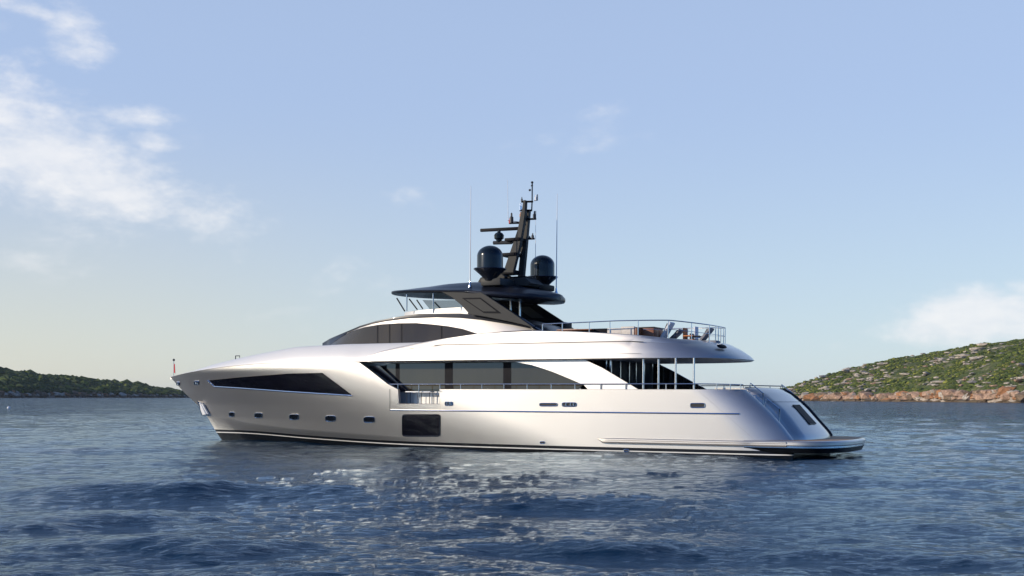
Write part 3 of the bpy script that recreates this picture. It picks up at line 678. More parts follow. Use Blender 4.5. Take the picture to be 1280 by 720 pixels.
# ---- upper deck band with rounded aft overhang
def plan(hw, xa, kap, xr, xf, n=34, nc=40):
    """port half outline from bow end to the stern centreline: straight side, then rounded corner"""
    pts = [(x, hw) for x in np.linspace(xf, xr, n)]
    for k in range(1, nc + 1):
        a = math.pi / 2 * k / nc; pw = 2 / 2.6
        pts.append((xr - (xr - xa) * max(0, math.sin(a)) ** pw, hw * max(0, math.cos(a)) ** pw))
    return pts
ZTOP = [(21.7, 4.62), (21.0, 4.86), (19.9, 5.08), (18.7, 5.26), (17.2, 5.47), (15.44, 5.66), (13.8, 5.73), (12.3, 5.76), (10, 5.68), (8.3, 5.56), (6.8, 5.44), (5.3, 5.27), (4.2, 5.2), (3.5, 5.14), (2.5, 5.10)]
def band():
    xf = 21.7
    lev = [(4.06, 2.66, 8.0, 4.32, 0), (4.10, 2.58, 8.0, 4.36, 0), (4.10, 2.62, 8.0, 4.42, 0), (4.05, 2.74, 8.0, 4.54, 0), (4.05, 2.82, 8.0, 4.60, 0), (3.99, 3.1, 8.0, 4.86, .35), (3.93, 3.35, 8.0, 5.08, .62), (3.915, 3.39, 8.0, 5.10, .64), (3.89, 3.6, 7.8, 5.12, .8), (3.83, 3.85, 7.7, 5.12, .97), (3.79, 3.95, 7.6, 5.12, 1.0)]
    mb = MB(); rows = []
    for hw, xa, xr, z, t_ in lev:
        row = []
        for x, y in plan(hw, xa, 0, xr, xf):
            tz = interp(x, ZTOP)
            if t_ == 0: zz = z
            else:
                zz = 4.60 + (tz - 4.60) * t_
                # crease stays level amidships
                if t_ in (.62, .64) and x > 4: zz = min(zz, 5.16 if t_ == .64 else 5.13) if tz > 5.2 else 4.60 + (tz - 4.60) * t_
                if t_ == .35 and x > 4: zz = min(zz, 4.86)
                if t_ == .8: zz = 4.6 + (tz - 4.6) * .8 if tz < 5.35 else 5.15 + (tz - 5.15) * .45
            # blade narrows to a point forward
            k = ss(x, 21.7, 19.6) if False else max(0, min(1, (21.7 - x) / 2.2)); 
            y2 = y if x < 19.5 else (3.98 * (1 - k ** .6) + y * k ** .6)
            row.append(Vector((x, y2, zz)))
        rows.append(row)
    top = rows[-1]
    rows.append([Vector((p.x + .12 * (p.y < 3.4), max(p.y - .18, 0), p.z)) for p in top])
    rows.append([Vector((p.x + .12 * (p.y < 3.4), max(p.y - .2, 0), min(p.z, 4.85))) for p in top])
    rows.append([Vector((max(p.x, 4.1), 0, min(p.z, 4.85))) for p in top])
    rows.insert(0, [Vector((max(p.x, 2.8), p.y * .97, 4.31)) for p in rows[0]])
    rows.insert(0, [Vector((max(p.x, 3.0), 0, 4.31)) for p in rows[0]])
    mb.grid(rows, matf=lambda i, j: 1 if i == 0 else 0); q = mirror(mb); m0 = list(mb.m); mb.add(q.v, q.f); mb.m = m0 * 2
    return mb
BAND = band().build('upper_deck', ['silver_paint', 'soffit'], Y_, smooth=24)
def band_y(x, z): return interp(z, [(4.3, 4.08), (4.6, 4.05), (5.1, 3.92), (5.7, 3.8)])
def crz(x):
    tz = interp(x, ZTOP); return min(4.6 + (tz - 4.6) * .63, 5.145) if tz > 5.2 else 4.6 + (tz - 4.6) * .63
MB().tube([Vector((x, 3.935, crz(x))) for x in np.linspace(19.3, 6.4, 60)], .016, 6).build('crease_line', 'charcoal_paint', BAND)
MB().tube([Vector((x, 4.052, 4.57)) for x in np.linspace(20.6, 6.5, 40)], .008, 6).build('crease_line', 'soffit', BAND)
# oval vent on the aft face
c0 = Vector((3.0, 1.6, 5.0))
MB().lathe((0, 0, 0), [(0, -.05), (.7, -.05), (.9, 0), (.7, .05), (0, .06)], 24).build('stern_vent', 'inner_dark', BAND)
vn = bpy.data.objects['stern_vent']; vn.matrix_local = Matrix.Translation(Vector((3.35, 1.75, 4.93))) @ (Matrix.Rotation(R(-18), 4, 'Z') @ Matrix.Rotation(R(-48), 4, 'Y')) @ Matrix.Diagonal((.15, .42, .8, 1))

# ---- pilothouse
def PW(x):
    t_ = max(0, min(1, (x - 18.5) / (27.1 - 18.5))); return 2.95 * max(0, 1 - t_ ** 2.9) ** .62
edge = [(395, 434.4), (403, 429), (412, 423.5), (424, 418.3), (437, 412.8), (450, 407.3), (470, 401.3), (492, 396.9), (520, 393.2), (545, 391.9), (575, 391.8), (602, 394.0), (628, 398.5), (653, 404.3), (667, 408.1), (676, 412.8)]
EZ = []
for (x_, y_) in edge:
    yy = 2.4
    for _ in range(12):
        p = L(x_, y_, yy); yy = .5 * yy + .5 * max(PW(p.x) - .3, .2)
    EZ.append((p.x, p.z))
EZ.append((27.12, 5.1)); EZ.append((11.5, 5.5))
PT_ = lambda x: interp(x, EZ)
ZB = 4.95
def PS(x, z):
    w = PW(x); h_ = max(PT_(x) - ZB, .05); k = max(0, min(1, (z - ZB) / h_))
    return w - .52 * k ** 1.1 * min(1, w / 1.5)
def pilothouse():
    xs = list(np.arange(11.6, 22, .4)) + list(np.arange(22, 26.4, .2)) + list(np.arange(26.4, 27.1, .08)) + [27.1]
    mb = MB(); rows = []
    for k in range(13):
        rows.append([Vector((x, PS(x, ZB + (PT_(x) - ZB) * k / 12), ZB + (PT_(x) - ZB) * k / 12)) for x in xs])
    for dy, dz in ((.06, .04), (.18, .07), (.5, .10)):
        rows.append([Vector((p.x, max(p.y - dy, 0), p.z + dz)) for p in rows[12]])
    rows.append([Vector((p.x, 0, p.z + .12)) for p in rows[12]])
    mb.grid(rows, matf=lambda i, j: 1 if (xs[j] > 24.55 or i >= 12) else 0)
    mb.grid([[Vector((11.6, 0, ZB)), Vector((11.6, PW(11.6), ZB))], [Vector((11.6, 0, PT_(11.6))), Vector((11.6, PS(11.6, PT_(11.6)), PT_(11.6)))]])
    q = mirror(mb); m0 = list(mb.m); mb.add(q.v, q.f); mb.m = m0 * 2; return mb
PH = pilothouse().build('pilothouse', ['silver_paint', 'navy_trim'], Y_, smooth=30)
patch(edge[1:], [(403, 434), (410, 433.6), (422, 424.5), (434.5, 415.3), (450, 409.3), (465, 404.8), (480, 401.8), (510, 398), (545, 396.6), (575, 397.4), (602, 400.0), (640, 406), (660, 410), (676, 412.9)], PS, .02, 60, 3, th=.05).build('roof_band', 'navy_trim', PH, smooth=25)
pw_t = [(409.5, 433.6), (420, 426), (437.5, 415.2), (455, 409.6), (475, 406), (498, 404.4), (520, 404.2), (541, 406), (560, 408.2), (578, 411.5), (597, 417.8)]
pw_b = [(409.5, 433.6), (440, 432.2), (480, 431.2), (515, 430.6), (556, 424.5), (597, 417.8)]
PG = patch(pw_t, pw_b, PS, .02, 60, 6, th=.05).build('pilothouse_window', 'bronze_glass', PH, smooth=20)
outline_tube(pw_t, PS, .022, .02, False).build('window_trim', 'dark_frame', PG)
for px in (472, 487, 502, 552):
    patch([(px - .9, interp(px, pw_t) + .5), (px + .9, interp(px, pw_t) + .5)], [(px - .9, interp(px, pw_b) - .3), (px + .9, interp(px, pw_b) - .3)], PS, .025, 3, 5, th=.02).build('mullion', 'inner_dark', PG)
MB().tube([Lsurf(x, y, PS, .012) for x, y in [(597, 418), (630, 414.5), (660, 413), (675, 412.2)]], .014, 6).build('crease_line', 'charcoal_paint', PH)
# seam across the foredeck shell
def SHY(x, z): return 3.3
# ---- flybridge: coaming, windscreen, posts
def coam():
    mb = MB(); rows = []; n = 40
    for dz, inset in ((-.4, 0), (.0, .05), (.02, .12), (-.4, .2)):
        r = []
        for k in range(n + 1):
            a = -math.pi / 2 + math.pi * k / n; c, s_ = math.cos(a), math.sin(a)
            x = 17.3 + (4.1 - inset) * (abs(c) ** .75); y = (2.45 - inset) * (abs(s_) ** .6) * (1 if s_ > 0 else -1)
            r.append(Vector((x, y, 7.13 + dz - .03 * (x - 17.3))))
        r = [Vector((16.4, -2.45 + inset, 7.13 + dz))] + r + [Vector((16.4, 2.45 - inset, 7.13 + dz))]
        rows.append(r)
    mb.grid(rows); return mb
CO = coam().build('flybridge_coaming', 'deck_white', Y_)
n = 30; rows = [[], []]
for k in range(n + 1):
    a = -math.pi / 2 + math.pi * k / n; c, s_ = math.cos(a), math.sin(a); sg = 1 if s_ > 0 else -1
    rows[0].append(Vector((17.2 + 4.0 * abs(c) ** .75, 2.38 * abs(s_) ** .6 * sg, 7.12))); rows[1].append(Vector((17.6 + 4.4 * abs(c) ** .75, 2.45 * abs(s_) ** .6 * sg, 7.95)))
mb = MB(); mb.grid([[p for p in r if True] for r in [rows[0][:12], rows[1][:12]]]); 
mb.build('windscreen', 'tinted_screen', Y_, smooth=40)
for x0, y0, x1, y1 in [(508.5, 389, 508.5, 368), (541.5, 391, 541.5, 366.5), (576.5, 391, 576.5, 383)]:
    MB().tube([L(x0, y0, 2.4), L(x1, y1, 2.4)], .035, 8).build('roof_post', 'steel_rail', CO)
for x0, y0, x1, y1, yy in [(506, 389, 496, 372.7, 1.4), (521.6, 387, 511.5, 373.7, 0), (528.5, 386, 521, 375, -1.2), (551, 386, 543.5, 378, -2.0)]:
    MB().tube([L(x0, y0, yy), L(x1, y1, yy)], .04, 8).build('roof_strut', 'dark_frame', CO)
# ---- hardtop roof
def roof():
    X0, X1 = 12.5, 22.3
    ZE = [(12.2, 7.56), (13, 7.46), (14, 7.48), (15.5, 7.60), (16.6, 7.80), (18, 7.9), (20, 7.98), (22.95, 8.1)]
    ZC = [(12.2, 7.72), (13, 7.98), (14.2, 8.22), (15.5, 8.5), (17, 8.58), (18.2, 8.56), (19.3, 8.42), (21, 8.3), (22.95, 8.14)]
    xs = [X0 + (X1 - X0) * (.5 - .5 * math.cos(math.pi * k / 44)) for k in range(45)]
    def hw(x):
        a = (x - X0) / (X1 - X0); f_ = 1 - abs(2 * a - 1) ** 3.4; return 2.85 * max(0, f_) ** .5 + .02
    mb = MB(); rows = []
    secs = [(0, -.0, 'b'), (.7, 0, 'b'), (.93, .0, 'b'), (.99, .035, 'b'), (1.0, .08, 'b'), (.985, .13, 'b'), (.93, .17, 'e'), (.8, .3, 'e'), (.6, .75, 'e'), (.3, .97, 'e'), (0, 1, 'e')]
    for fy, v, kd in secs:
        r = []
        for x in xs:
            ze, zc = interp(x, ZE), max(interp(x, ZC), interp(x, ZE) + .17)
            tk = interp(x, [(12.5, 1.1), (13.2, 2.0), (15, 2.3), (16.8, 1.3), (18, 1.0), (22, 1.0)]); zc = max(zc, ze + .17 * tk); z = ze + v * tk if kd == 'b' else ze + .15 * tk + (zc - ze - .15 * tk) * (0 if v < .2 else v)
            r.append(Vector((x, hw(x) * fy, z)))
        rows.append(r)
    mb.grid(rows); q = mirror(mb); mb.add(q.v, q.f); return mb
RF = roof().build('hardtop', 'navy_trim', Y_, smooth=50)
wing = [(553, 365), (602, 365.5), (608, 369), (640, 390), (667, 409), (640, 402.5), (610, 396.5), (585, 392.5), (586, 391), (577.5, 381.5), (566, 372)]
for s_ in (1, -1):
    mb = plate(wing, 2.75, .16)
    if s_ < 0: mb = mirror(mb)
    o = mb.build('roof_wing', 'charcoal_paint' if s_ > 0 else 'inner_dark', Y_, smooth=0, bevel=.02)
    pn = [(578.5, 372.6), (601.5, 372.2), (627, 391.5), (606, 391.3)]
    m2 = plate(pn, 2.75, .24)
    c0 = sum((L(x, y, 2.75) for x, y in pn), Vector()) / 4
    m3 = MB().prism([c0 + (L(x, y, 2.75) - c0) * .8 for x, y in pn], (0, 1, 0), .27)
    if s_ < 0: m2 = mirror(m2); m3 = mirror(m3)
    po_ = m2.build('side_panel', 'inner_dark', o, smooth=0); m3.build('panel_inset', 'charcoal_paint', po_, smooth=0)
# dark sloping face edge behind the near wing
MB().tube([L(606, 369.5, 2.6), L(640, 391.5, 2.6), L(668, 409.5, 2.6)], .10, 8).build('wing_edge', 'black_gloss', Y_)
# under-roof bar unit, poles
for px in (638.5, 650):
    p = L(px, 385, -.5); MB().tube([(p.x, -.5, 6.3), (p.x, -.5, 7.75)], .05, 8).build('roof_pole', 'steel_rail', Y_)

# ---- rails
def rail_obj(name, path, posts, z0, r=.026, mid=None, mats='steel_rail', pr=.024):
    o = MB().tube(path, r, 8).build(name, mats, Y_)
    for p in posts: MB().tube([Vector((p[0], p[1], z0(p) if callable(z0) else z0)), Vector(p)], pr, 8).build('post', mats, o)
    if mid:
        for m_ in mid: MB().tube(m_, r * .55, 6).build('middle_rail', mats, o)
    return o
main_posts = [487.5, 497.5, 523.7, 550, 576, 602.5, 630, 659, 689, 718.7, 750.7, 782, 804, 832.5, 896, 912, 925]
pp = [Vector((L(px, 480, 3.9).x, 3.9 if px < 900 else 3.8, 3.16)) for px in main_posts]
path = [Vector((20.55, 3.92, 3.16))] + [Vector((x, 3.9, 3.16)) for x in np.linspace(20, 4, 20)] + [Vector((3, 3.85, 3.15)), Vector((2.2, 3.7, 3.13)), Vector((1.8, 3.5, 3.12)), Vector((1.78, 3.45, 2.95))]
rail_obj('side_rail', path, pp, lambda p: 2.14 if 17.3 < p[0] < 19.9 else 2.9)
path2 = [Vector((x, -3.9, 3.16)) for x in np.linspace(9, 3, 8)] + [Vector((2.2, -3.7, 3.14)), Vector((1.8, -3.5, 3.13))]
rail_obj('side_rail', path2, [Vector((x, -3.85, 3.15)) for x in (6.5, 5.0, 3.6, 2.6, 1.95)], 2.9)
# upper deck rail
def up(z, hw=3.5, xa=4.08): return [Vector((x, y, z + .0)) for x, y in plan(hw, xa, 0, 7.2, 11.8, 14, 26)]
pth = up(6.12); pth = [Vector((p.x, p.y, interp(p.x, [(4.0, 5.97), (5.4, 6.12), (8, 6.14), (11.8, 6.07)]))) for p in pth]
full = pth + [Vector((p.x, -p.y, p.z)) for p in reversed(pth[:-1])]
def nearest(px):
    best = min(pth, key=lambda p: abs((YMAT @ p).x / (YMAT @ p).y - (px - 640) / FPX) + (0 if p.y > .3 else .02)); return best
posts = [nearest(px) for px in (681, 702, 733, 765.5, 797.6, 835.8, 864, 885.5, 901.4)] + [pth[-1]]
posts += [Vector((p.x, -p.y, p.z)) for p in (pth[4], pth[9], pth[14], pth[20], pth[26], pth[32], pth[36])]
mids = [[Vector((p.x, s_ * p.y, p.z - .42)) for p in pth if p.x < 6.6] for s_ in (1, -1)] 
rail_obj('upper_deck_rail', full, posts, lambda p: interp(p[0], ZTOP) - .05, mid=mids)

# ---- stern: platform, transom, stairs
def platform():
    mb = MB(); rows = []
    for d, z in [(-.5, .12), (-.12, .14), (-.04, .3), (0, .36), (0, .44), (.04, .48), (.04, .60), (.0, .655), (-.06, .67)]:
        o_ = plan(4.02 + d, -2.58 - d, 0, -.55, 1.6, 6, 34); rows.append([Vector((x, y, z)) for x, y in o_])
    rows.append([Vector((max(p.x, -2.3), 0, .67)) for p in rows[-1]])
    mb.grid(rows, matf=lambda i, j: 1 if i in (0, 1, 2) else 2 if i == 3 else 0)
    q = mirror(mb); m0 = list(mb.m); mb.add(q.v, q.f); mb.m = m0 * 2; return mb
PLAT = platform().build('swim_platform', ['silver_paint', 'boot_black', 'chrome'], Y_, smooth=30)
o_ = plan(3.86, -2.42, 0, -.6, 1.2, 6, 30)
mb = MB(); mb.grid([[Vector((x, y, .676)) for x, y in o_], [Vector((max(x, -2.2), 0, .676)) for x, y in o_]]); q = mirror(mb); mb.add(q.v, q.f); mb.build('teak_deck', 'teak', PLAT)
# transom with garage door
TZ = [(.68, -.62), (.78, -.60), (1.0, -.44), (1.5, -.02), (2.0, .42), (2.35, .78), (2.36, .80), (2.7, 1.22), (2.93, 1.62), (2.99, 1.80), (3.0, 2.3), (3.0, 3.4)]
def transom():
    mb = MB(); rows = []; ys = [-1, -.985, -.95, -.88] + list(np.linspace(-.8, .8, 17)) + [.88, .95, .985, 1]
    zz = [(.665, -.62)] + [(z, x) for z, x in TZ[1:]]
    for z, x in zz:
        hwd = 2.62 + .28 * ss(z, 1.6, .7)
        rows.append([Vector((x - .42 * (1 - (abs(s_)) ** 2.2) + (.30 * max(0, (abs(s_) - .86) / .14) ** 2), s_ * hwd, z)) for s_ in ys])
    mb.grid(rows)
    for c in (0, -1): mb.grid([[r[c] for r in rows], [Vector((3.4, r[c].y, r[c].z)) for r in rows]])
    return mb
TR = transom().build('transom', 'silver_paint', Y_, smooth=45)
def tr_s(y, z, off=.0):
    hwd = 2.62 + .28 * ss(z, 1.6, .7); s_ = abs(y) / hwd
    return Vector((interp(z, TZ) - .42 * (1 - s_ ** 2.2) + .30 * max(0, (s_ - .86) / .14) ** 2 - off, y, z))
MB().tube([tr_s(y, 2.36, .004) for y in np.linspace(-2.55, 2.55, 30)], .012, 6).build('panel_joint', 'dark_frame', TR)
mb = MB(); mb.grid([[tr_s(y, z, .05) for y in np.linspace(-.1, .95, 6)] for z in np.linspace(1.35, 2.22, 8)]); mb.grid([[tr_s(y, z, -.05) for y in np.linspace(-.1, .95, 6)] for z in np.linspace(1.35, 2.22, 8)])
mb.build('transom_window', 'inner_dark', TR)
MB().tube([tr_s(-2.5, 3.02, .02)] + [tr_s(-(2.42 + .28 * ss(z, 1.6, .7)), z, .16) for z in np.linspace(2.93, .72, 16)], .065, 8).build('transom_edge', 'navy_trim', TR)
mb = MB(); 
MB().tube([tr_s(-.1, 1.35, .05), tr_s(-.1, 2.22, .05), tr_s(.95, 2.22, .05), tr_s(.95, 1.35, .05)], .02, 6, closed=True).build('window_trim', 'dark_frame', TR)
# stairs each side
for s_ in (1, -1):
    mb = MB(); n = 7
    for k in range(n):
        x = -.15 + 2.3 * k / n; z = .67 + (2.14 - .67) * (k + 1) / n
        mb.box((x + 1.5, s_ * 2.93, (z + .3) / 2), (2.6, .62, z - .3), bev=.02)
    st = mb.build('stairs', 'deck_white', Y_)
    for xx_, z0 in ((.35, 1.5), (1.1, 2.2)):
        MB().tube([(xx_, s_ * 2.68, z0 - .2), (xx_ + .02, s_ * 2.68, z0 + .55), (xx_ + .6, s_ * 2.68, z0 + 1.0), (xx_ + .75, s_ * 2.68, z0 + .5)], .028, 8).build('hand_rail', 'chrome', st)
# aft deck of main deck: low coaming sofa
# ---- mast, radar, domes, aerials
mb = MB()
plate([(603, 353), (606, 348), (612, 345.5), (633, 343.5), (637, 347), (630, 357.5), (603, 357.5)], .3, 1.0, mb=mb)
plate([(640, 350), (665, 348.5), (672, 355), (668, 359), (636, 359)], 0, 1.6, mb=mb)
MAST = mb.build('mast_base', 'charcoal_paint', Y_, smooth=0, bevel=.04)
mb = MB(); plate([(630, 341), (642.5, 341), (650.5, 309), (654.7, 286), (657.4, 268), (658.2, 250.5), (655.4, 250.5), (653.8, 262), (651.5, 270), (648.4, 287), (640, 312)], .28, .26, mb=mb)
ML = mb.build('mast_leg', 'charcoal_paint', MAST, smooth=0, bevel=.02)
mb = MB(); plate([(648, 350), (655, 350), (658.5, 312), (660.8, 285), (662.6, 263), (658.6, 263), (655.8, 285), (652, 312)], -.28, .26, mb=mb)
mb.build('mast_leg', 'charcoal_paint', MAST, smooth=0, bevel=.02)
for x0, x1, y0, y1, w_, h_ in [(629.5, 650.5, 319, 319, 1.0, .16), (636, 655, 300.4, 300.4, 1.0, .16), (628, 647, 341, 341, .8, .22), (636, 664, 347.5, 351, 1.3, .2)]:
    a, b_ = L(x0, y0, 0), L(x1, y1, 0); MB().box((a + b_) / 2, (abs(a.x - b_.x), w_, h_), bev=.03).build('crossbar', 'inner_dark', MAST)
mb = MB(); mb.tube([L(617, 303.5, 0), L(640, 303, 0)], .10, 8); 
RB = mb.build('radar_bracket', 'dark_frame', MAST)
c0 = L(623.8, 296, 0); c0 = Vector((c0.x, 0, c0.z))
MB().lathe(c0, [(0, -.3), (.14, -.28), (.16, -.16), (.25, -.1), (.27, .08), (.2, .18), (.09, .24), (.09, .34), (0, .34)], 20).build('radar_pedestal', 'dome_black', RB)
a, b_ = L(600.8, 288, 0), L(648.5, 285.6, 0); 
MB().box((a + b_) / 2, (abs(a.x - b_.x), .16, .17), bev=.04, rot=Matrix.Rotation(math.atan2(b_.z - a.z, abs(a.x - b_.x)), 3, 'Y')).build('radar_scanner', 'inner_dark', RB)
for x0, y0, x1, y1 in [(636.5, 279, 652, 278.6), (652, 252.2, 666, 252), (649.7, 263, 664.9, 263), (658, 274, 670, 273.6), (660, 298.6, 668, 298.3)]:
    MB().tube([L(x0, y0, 0), L(x1, y1, 0)], .055, 6).build('yardarm', 'inner_dark', MAST)
YD = MB().tube([L(664.6, 263, 0), L(665.2, 250, 0), L(665.3, 229, 0)], .035, 6).build('topmast', 'dark_frame', MAST)
for (x, y, r_) in [(665.2, 228, .07), (665.0, 232, .06), (662.3, 237.6, .065)]:
    c0 = L(x, y, 0); MB().lathe(c0, [(0, -r_), (r_ * .8, -r_ * .6), (r_, 0), (r_ * .8, r_ * .6), (0, r_)], 12).build('mast_light', 'dark_frame', YD)
def lamp(x, y, h, r_, m_): 
    c0 = L(x, y, 0); MB().lathe(c0, [(0, 0), (r_, 0), (r_, h * .55), (r_ * .5, h * .62), (r_ * .45, h * .9), (0, h)], 12).build('mast_light', m_, YD)
lamp(639.4, 278.6, .55, .10, 'dark_frame'); lamp(637.3, 279.4, .30, .06, 'red_lens'); lamp(652.3, 252, .25, .05, 'dark_frame'); lamp(650.8, 263, .38, .07, 'chrome')
lamp(668, 273.4, .42, .08, 'navy_trim'); lamp(669.8, 250.6, .32, .06, 'white_plastic'); lamp(665.8, 298.4, .3, .07, 'dark_frame'); lamp(653.2, 274.6, .5, .085, 'brass_lamp'); lamp(650.8, 271.6, .3, .06, 'brass_lamp'); lamp(662, 298.4, .16, .06, 'dark_frame')
mb = MB(); mb.tube([L(668, 250.8, 0), L(672, 250.4, 0), L(671.8, 243, 0)], .025, 6); mb.build('lamp_bracket', 'dark_frame', YD)
mb = MB(); mb.tube([L(669.7, 263.5, 0), L(669.7, 273.6, 0)], .02, 6); mb.build('lamp_bracket', 'dark_frame', YD)
for (x, Yd, yb, yt) in [(612.5, 2.15, 335.6, 307), (678, -2.15, 345.8, 319)]:
    c0 = L(x, yb, Yd); t0 = L(x, yt, Yd); H = t0.z - c0.z; r_ = .665 if Yd > 0 else .655
    zroof = 8.05
    prof = [(r_, -.03), (r_, H - r_ * .82)] + [(r_ * math.cos(a), H - r_ * .82 + r_ * .82 * math.sin(a)) for a in np.linspace(.08, math.pi / 2, 14)]
    dm = MB().lathe(c0, prof, 56).build('satellite_dome', 'dome_black', Y_, smooth=60)
    zz_ = (8.2 + c0.z - .5) / 2; sg_ = 1 if Yd > 0 else -1
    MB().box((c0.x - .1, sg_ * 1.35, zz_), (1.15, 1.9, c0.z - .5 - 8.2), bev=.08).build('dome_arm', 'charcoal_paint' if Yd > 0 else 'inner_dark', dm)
    MB().lathe(c0, [(0, .0), (r_ + .05, 0), (r_ + .17, -.0), (r_ + .18, -.035), (r_ * .78, -.32), (r_ * .42, -.55), (r_ * .36, -.62), (0, -.62)], 48).build('dome_base', 'black_gloss', dm, smooth=35)
for (x0, y0, x1, y1, Yd, r_) in [(587.6, 358.5, 588.6, 232, 2.2, .022), (695.3, 362, 696.6, 242, -1.5, .022)]:
    a, b_ = L(x0, y0, Yd), L(x1, y1, Yd); 
    if x0 > 690: a.z = 8.0
    ao = MB().tube([a, a.lerp(b_, .5), b_], r_, 8, rs=[.032, .024, .012]).build('whip_aerial', 'white_plastic', Y_)
    MB().lathe(a, [(0, -.1), (.09, -.1), (.10, .04), (.05, .16), (.04, .3), (0, .3)], 14).build('aerial_mount', 'chrome', ao)
for (x0, y0, x1, y1, Yd) in [(635.2, 275, 634.4, 225, -.7), (669.3, 323, 669.6, 275, -.9)]:
    MB().tube([L(x0, y0, Yd), L(x1, y1, Yd)], .011, 6, rs=[.016, .008]).build('whip_aerial', 'white_plastic', MAST)
MB().tube([L(635.2, 275.5, -.7), L(652, 278, -.05)], .018).build('aerial_arm', 'dark_frame', MAST)
MB().tube([L(669.3, 323, -.9), Vector((L(669.3, 323, -.9).x, -.9, 8.3))], .02).build('aerial_foot', 'dark_frame', MAST)
# dark lounge bulkhead under the roof
MB().box((14.6, -1.9, 6.0), (3.4, .9, 1.0), bev=.06).build('bar_unit', 'inner_dark', Y_)

# ================================================================== deck furniture (each a thing of its own)
def bx(name, c, d, m_, par, base, bev=.03, rot=None): return MB().box(c, d, bev=bev, rot=rot).build(name, m_, par, base=base)
def FB(px, Y, z): p = L(px, 410, Y); return Vector((p.x, Y, z))
DZ = 4.85
b0 = FB(776.5, 1.9, DZ); t = ythings('deck_sofa', b0, 'cream deck sofa, forward one of the two side by side behind the upper rail', 'sofa', 'cream sofas on the upper deck')
bx('seat', b0 + Vector((0, 0, .25)), (.75, 1.6, .42), 'cream_cushion', t, b0); bx('backrest', b0 + Vector((0, .72, .72)), (.78, .2, .55), 'cream_cushion', t, b0); bx('base', b0 + Vector((0, 0, .04)), (.7, 1.5, .07), 'dark_frame', t, b0, .01)
b0 = FB(793.5, 1.9, DZ); t = ythings('deck_sofa', b0, 'cream deck sofa with brown wooden end, next to the tall grey lounger', 'sofa', 'cream sofas on the upper deck')
bx('seat', b0 + Vector((0, 0, .25)), (.72, 1.6, .42), 'cream_cushion', t, b0); bx('backrest', b0 + Vector((.05, .72, .76)), (.68, .2, .6), 'cream_cushion', t, b0); bx('base', b0 + Vector((0, 0, .04)), (.7, 1.5, .07), 'dark_frame', t, b0, .01)
bx('wooden_end', b0 + Vector((-.42, .1, .5)), (.07, 1.6, 1.02), 'brown_wood', t, b0, .01)
b0 = FB(812.5, 1.5, DZ); t = ythings('deck_cabinet', b0, 'low brown wooden cabinet beside the cream sofas on the upper deck', 'cabinet')
bx('body', b0 + Vector((0, 0, .52)), (.86, 1.3, .96), 'brown_wood', t, b0, .02); bx('top', b0 + Vector((0, 0, 1.03)), (.92, 1.36, .05), 'dark_frame', t, b0, .01)
for dy in (-.3, .3): bx('door', b0 + Vector((-.44, dy, .52)), (.03, .55, .8), 'brown_wood', t, b0, .005)
def lounger(px, Y, label, h, ang, m1, m2, ln=1.5, grp='loungers on the upper deck'):
    b0 = FB(px, Y, DZ); t = ythings('sun_lounger', b0, label, 'lounger', grp)
    bx('seat', b0 + Vector((-.3, 0, .36)), (ln * .6, .68, .12), m1, t, b0, .04)
    rt = Matrix.Rotation(ang, 3, 'Y')
    bk = MB().box(b0 + Vector((.12, 0, .36)) + rt @ Vector((0, 0, h / 2)), (.12, .68, h), bev=.04, rot=rt).build('backrest', m2, t, base=b0)
    MB().tube([b0 + Vector((-.8, .33, .28)), b0 + Vector((.15, .33, .28)), b0 + Vector((.16, .33, .3)) + rt @ Vector((0.07, 0, h * .96))], .03).build('frame', 'dark_frame', t, base=b0)
    MB().tube([b0 + Vector((-.8, -.33, .28)), b0 + Vector((.15, -.33, .28)), b0 + Vector((.16, -.33, .3)) + rt @ Vector((0.07, 0, h * .96))], .03).build('frame', 'dark_frame', t, base=b0)
    for dx in (-.7, .1):
        for dy in (-.3, .3): MB().tube([b0 + Vector((dx, dy, 0)), b0 + Vector((dx, dy, .3))], .03).build('leg', 'dark_frame', t, base=b0)
    return t
lounger(829, 1.2, 'grey and white lounger with a tall raised backrest, beside the wooden cabinet', 1.1, -.55, 'grey_cushion', 'white_fabric')
lounger(838, 0.2, 'dark grey lounger leaning low just behind the tall white one', .95, -.85, 'grey_cushion', 'grey_cushion')
lounger(879, .5, 'grey lounger at the aft end of the upper deck rail', .85, -.7, 'grey_cushion', 'grey_cushion')
def chair(px, Y, label, m1, h=.95, grp='chairs on the upper deck'):
    b0 = FB(px, Y, DZ); t = ythings('deck_chair', b0, label, 'chair', grp)
    bx('seat', b0 + Vector((0, 0, .45)), (.5, .52, .09), m1, t, b0, .03); bx('backrest', b0 + Vector((.24, 0, .45 + (h - .45) / 2)), (.08, .52, h - .45), m1, t, b0, .03)
    for dy in (-.28, .28): bx('armrest', b0 + Vector((0, dy, .66)), (.5, .05, .05), m1, t, b0, .01)
    for dx in (-.2, .2):
        for dy in (-.24, .24): MB().tube([b0 + Vector((dx, dy, 0)), b0 + Vector((dx, dy, .45))], .025).build('leg', 'brown_wood', t, base=b0)
    return t
chair(862.5, .6, 'orange armchair on the upper deck between the loungers', 'orange_seat', 1.05)
chair(871, .2, 'dark armchair beside the orange one on the upper deck', 'dark_frame', .8)
chair(876, -1.0, 'white armchair behind the dark one on the upper deck', 'white_fabric', 1.2)
b0 = FB(853, .2, DZ); t = ythings('side_table', b0, 'low white side table beside the orange armchair', 'table')
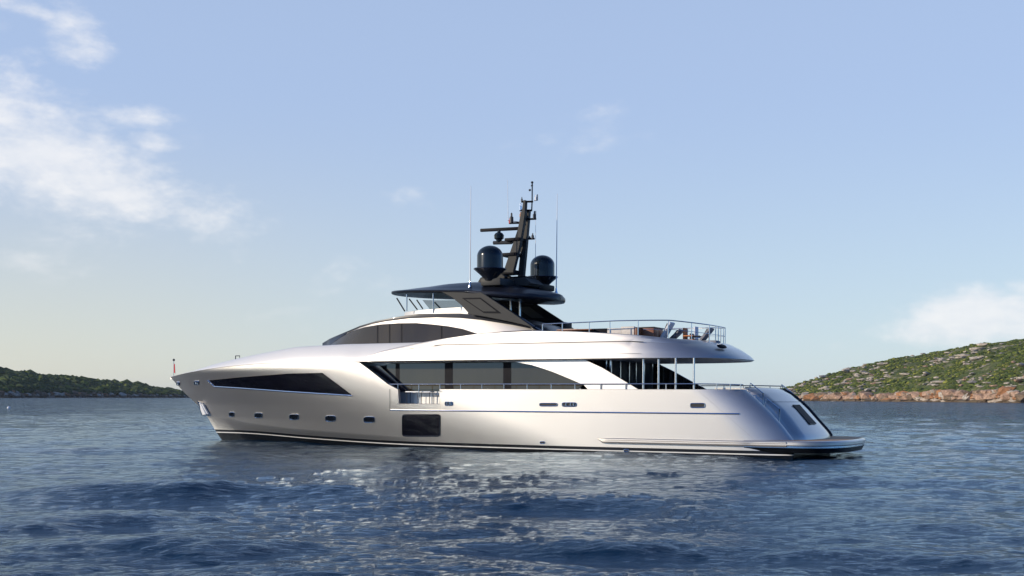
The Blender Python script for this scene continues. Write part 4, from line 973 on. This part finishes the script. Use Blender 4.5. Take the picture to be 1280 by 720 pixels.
bx('table_top', b0 + Vector((0, 0, .5)), (.6, .6, .05), 'white_fabric', t, b0, .01); MB().lathe(b0, [(0, 0), (.22, 0), (.2, .04), (.04, .06), (.04, .48), (0, .48)], 16).build('pedestal', 'steel_rail', t, base=b0)
# table, sofa forward on the upper deck under the roof
b0 = Vector((L(722, 410, 1.4).x, 1.4, DZ)); t = ythings('dining_table', b0, 'brown wooden table with a pale top forward of the upper deck rail', 'table')
bx('table_top', b0 + Vector((0, 0, 1.02)), (1.9, .9, .05), 'brown_wood', t, b0, .01); bx('pedestal', b0 + Vector((0, 0, .5)), (.5, .4, .98), 'inner_dark', t, b0, .01); bx('runner', b0 + Vector((.3, .1, 1.06)), (.8, .4, .03), 'cream_cushion', t, b0, .005)
b0 = Vector((L(748, 410, 1.0).x, 1.0, DZ)); t = ythings('deck_sofa', b0, 'dark curved sofa forward of the cream ones on the upper deck', 'sofa')
bx('seat', b0 + Vector((0, 0, .4)), (1.9, .8, .5), 'inner_dark', t, b0, .08); bx('backrest', b0 + Vector((0, .4, .8)), (1.9, .18, .55), 'inner_dark', t, b0, .08)
# balcony table and chair behind the opening in the bulwark
b0 = Vector((18.6, 3.3, 2.155)); t = ythings('balcony_table', b0, 'small white table with thin legs on the side deck balcony', 'table')
b0 = Vector((18.75, 3.55, 2.155)); t.matrix_world = YMAT @ Matrix.Translation(b0)
bx('table_top', b0 + Vector((0, 0, .62)), (1.5, .42, .05), 'white_plastic', t, b0, .01)
for dx in (-.68, 0, .68):
    for dy in (-.17, .17): MB().tube([b0 + Vector((dx, dy, 0)), b0 + Vector((dx, dy, .62))], .018).build('leg', 'dark_frame', t, base=b0)
b0 = Vector((17.62, 3.55, 2.155)); t = ythings('folding_chair', b0, 'dark folding chair at the aft end of the side deck balcony', 'chair')
bx('seat', b0 + Vector((0, 0, .42)), (.4, .4, .04), 'dark_frame', t, b0, .01)
bx('backrest', b0 + Vector((-.22, 0, .62)), (.05, .4, .34), 'dark_frame', t, b0, .01)
for dx in (-.18, .18):
    for dy in (-.17, .17): MB().tube([b0 + Vector((dx, dy, 0)), b0 + Vector((dx, dy, .42))], .018).build('leg', 'steel_rail', t, base=b0)
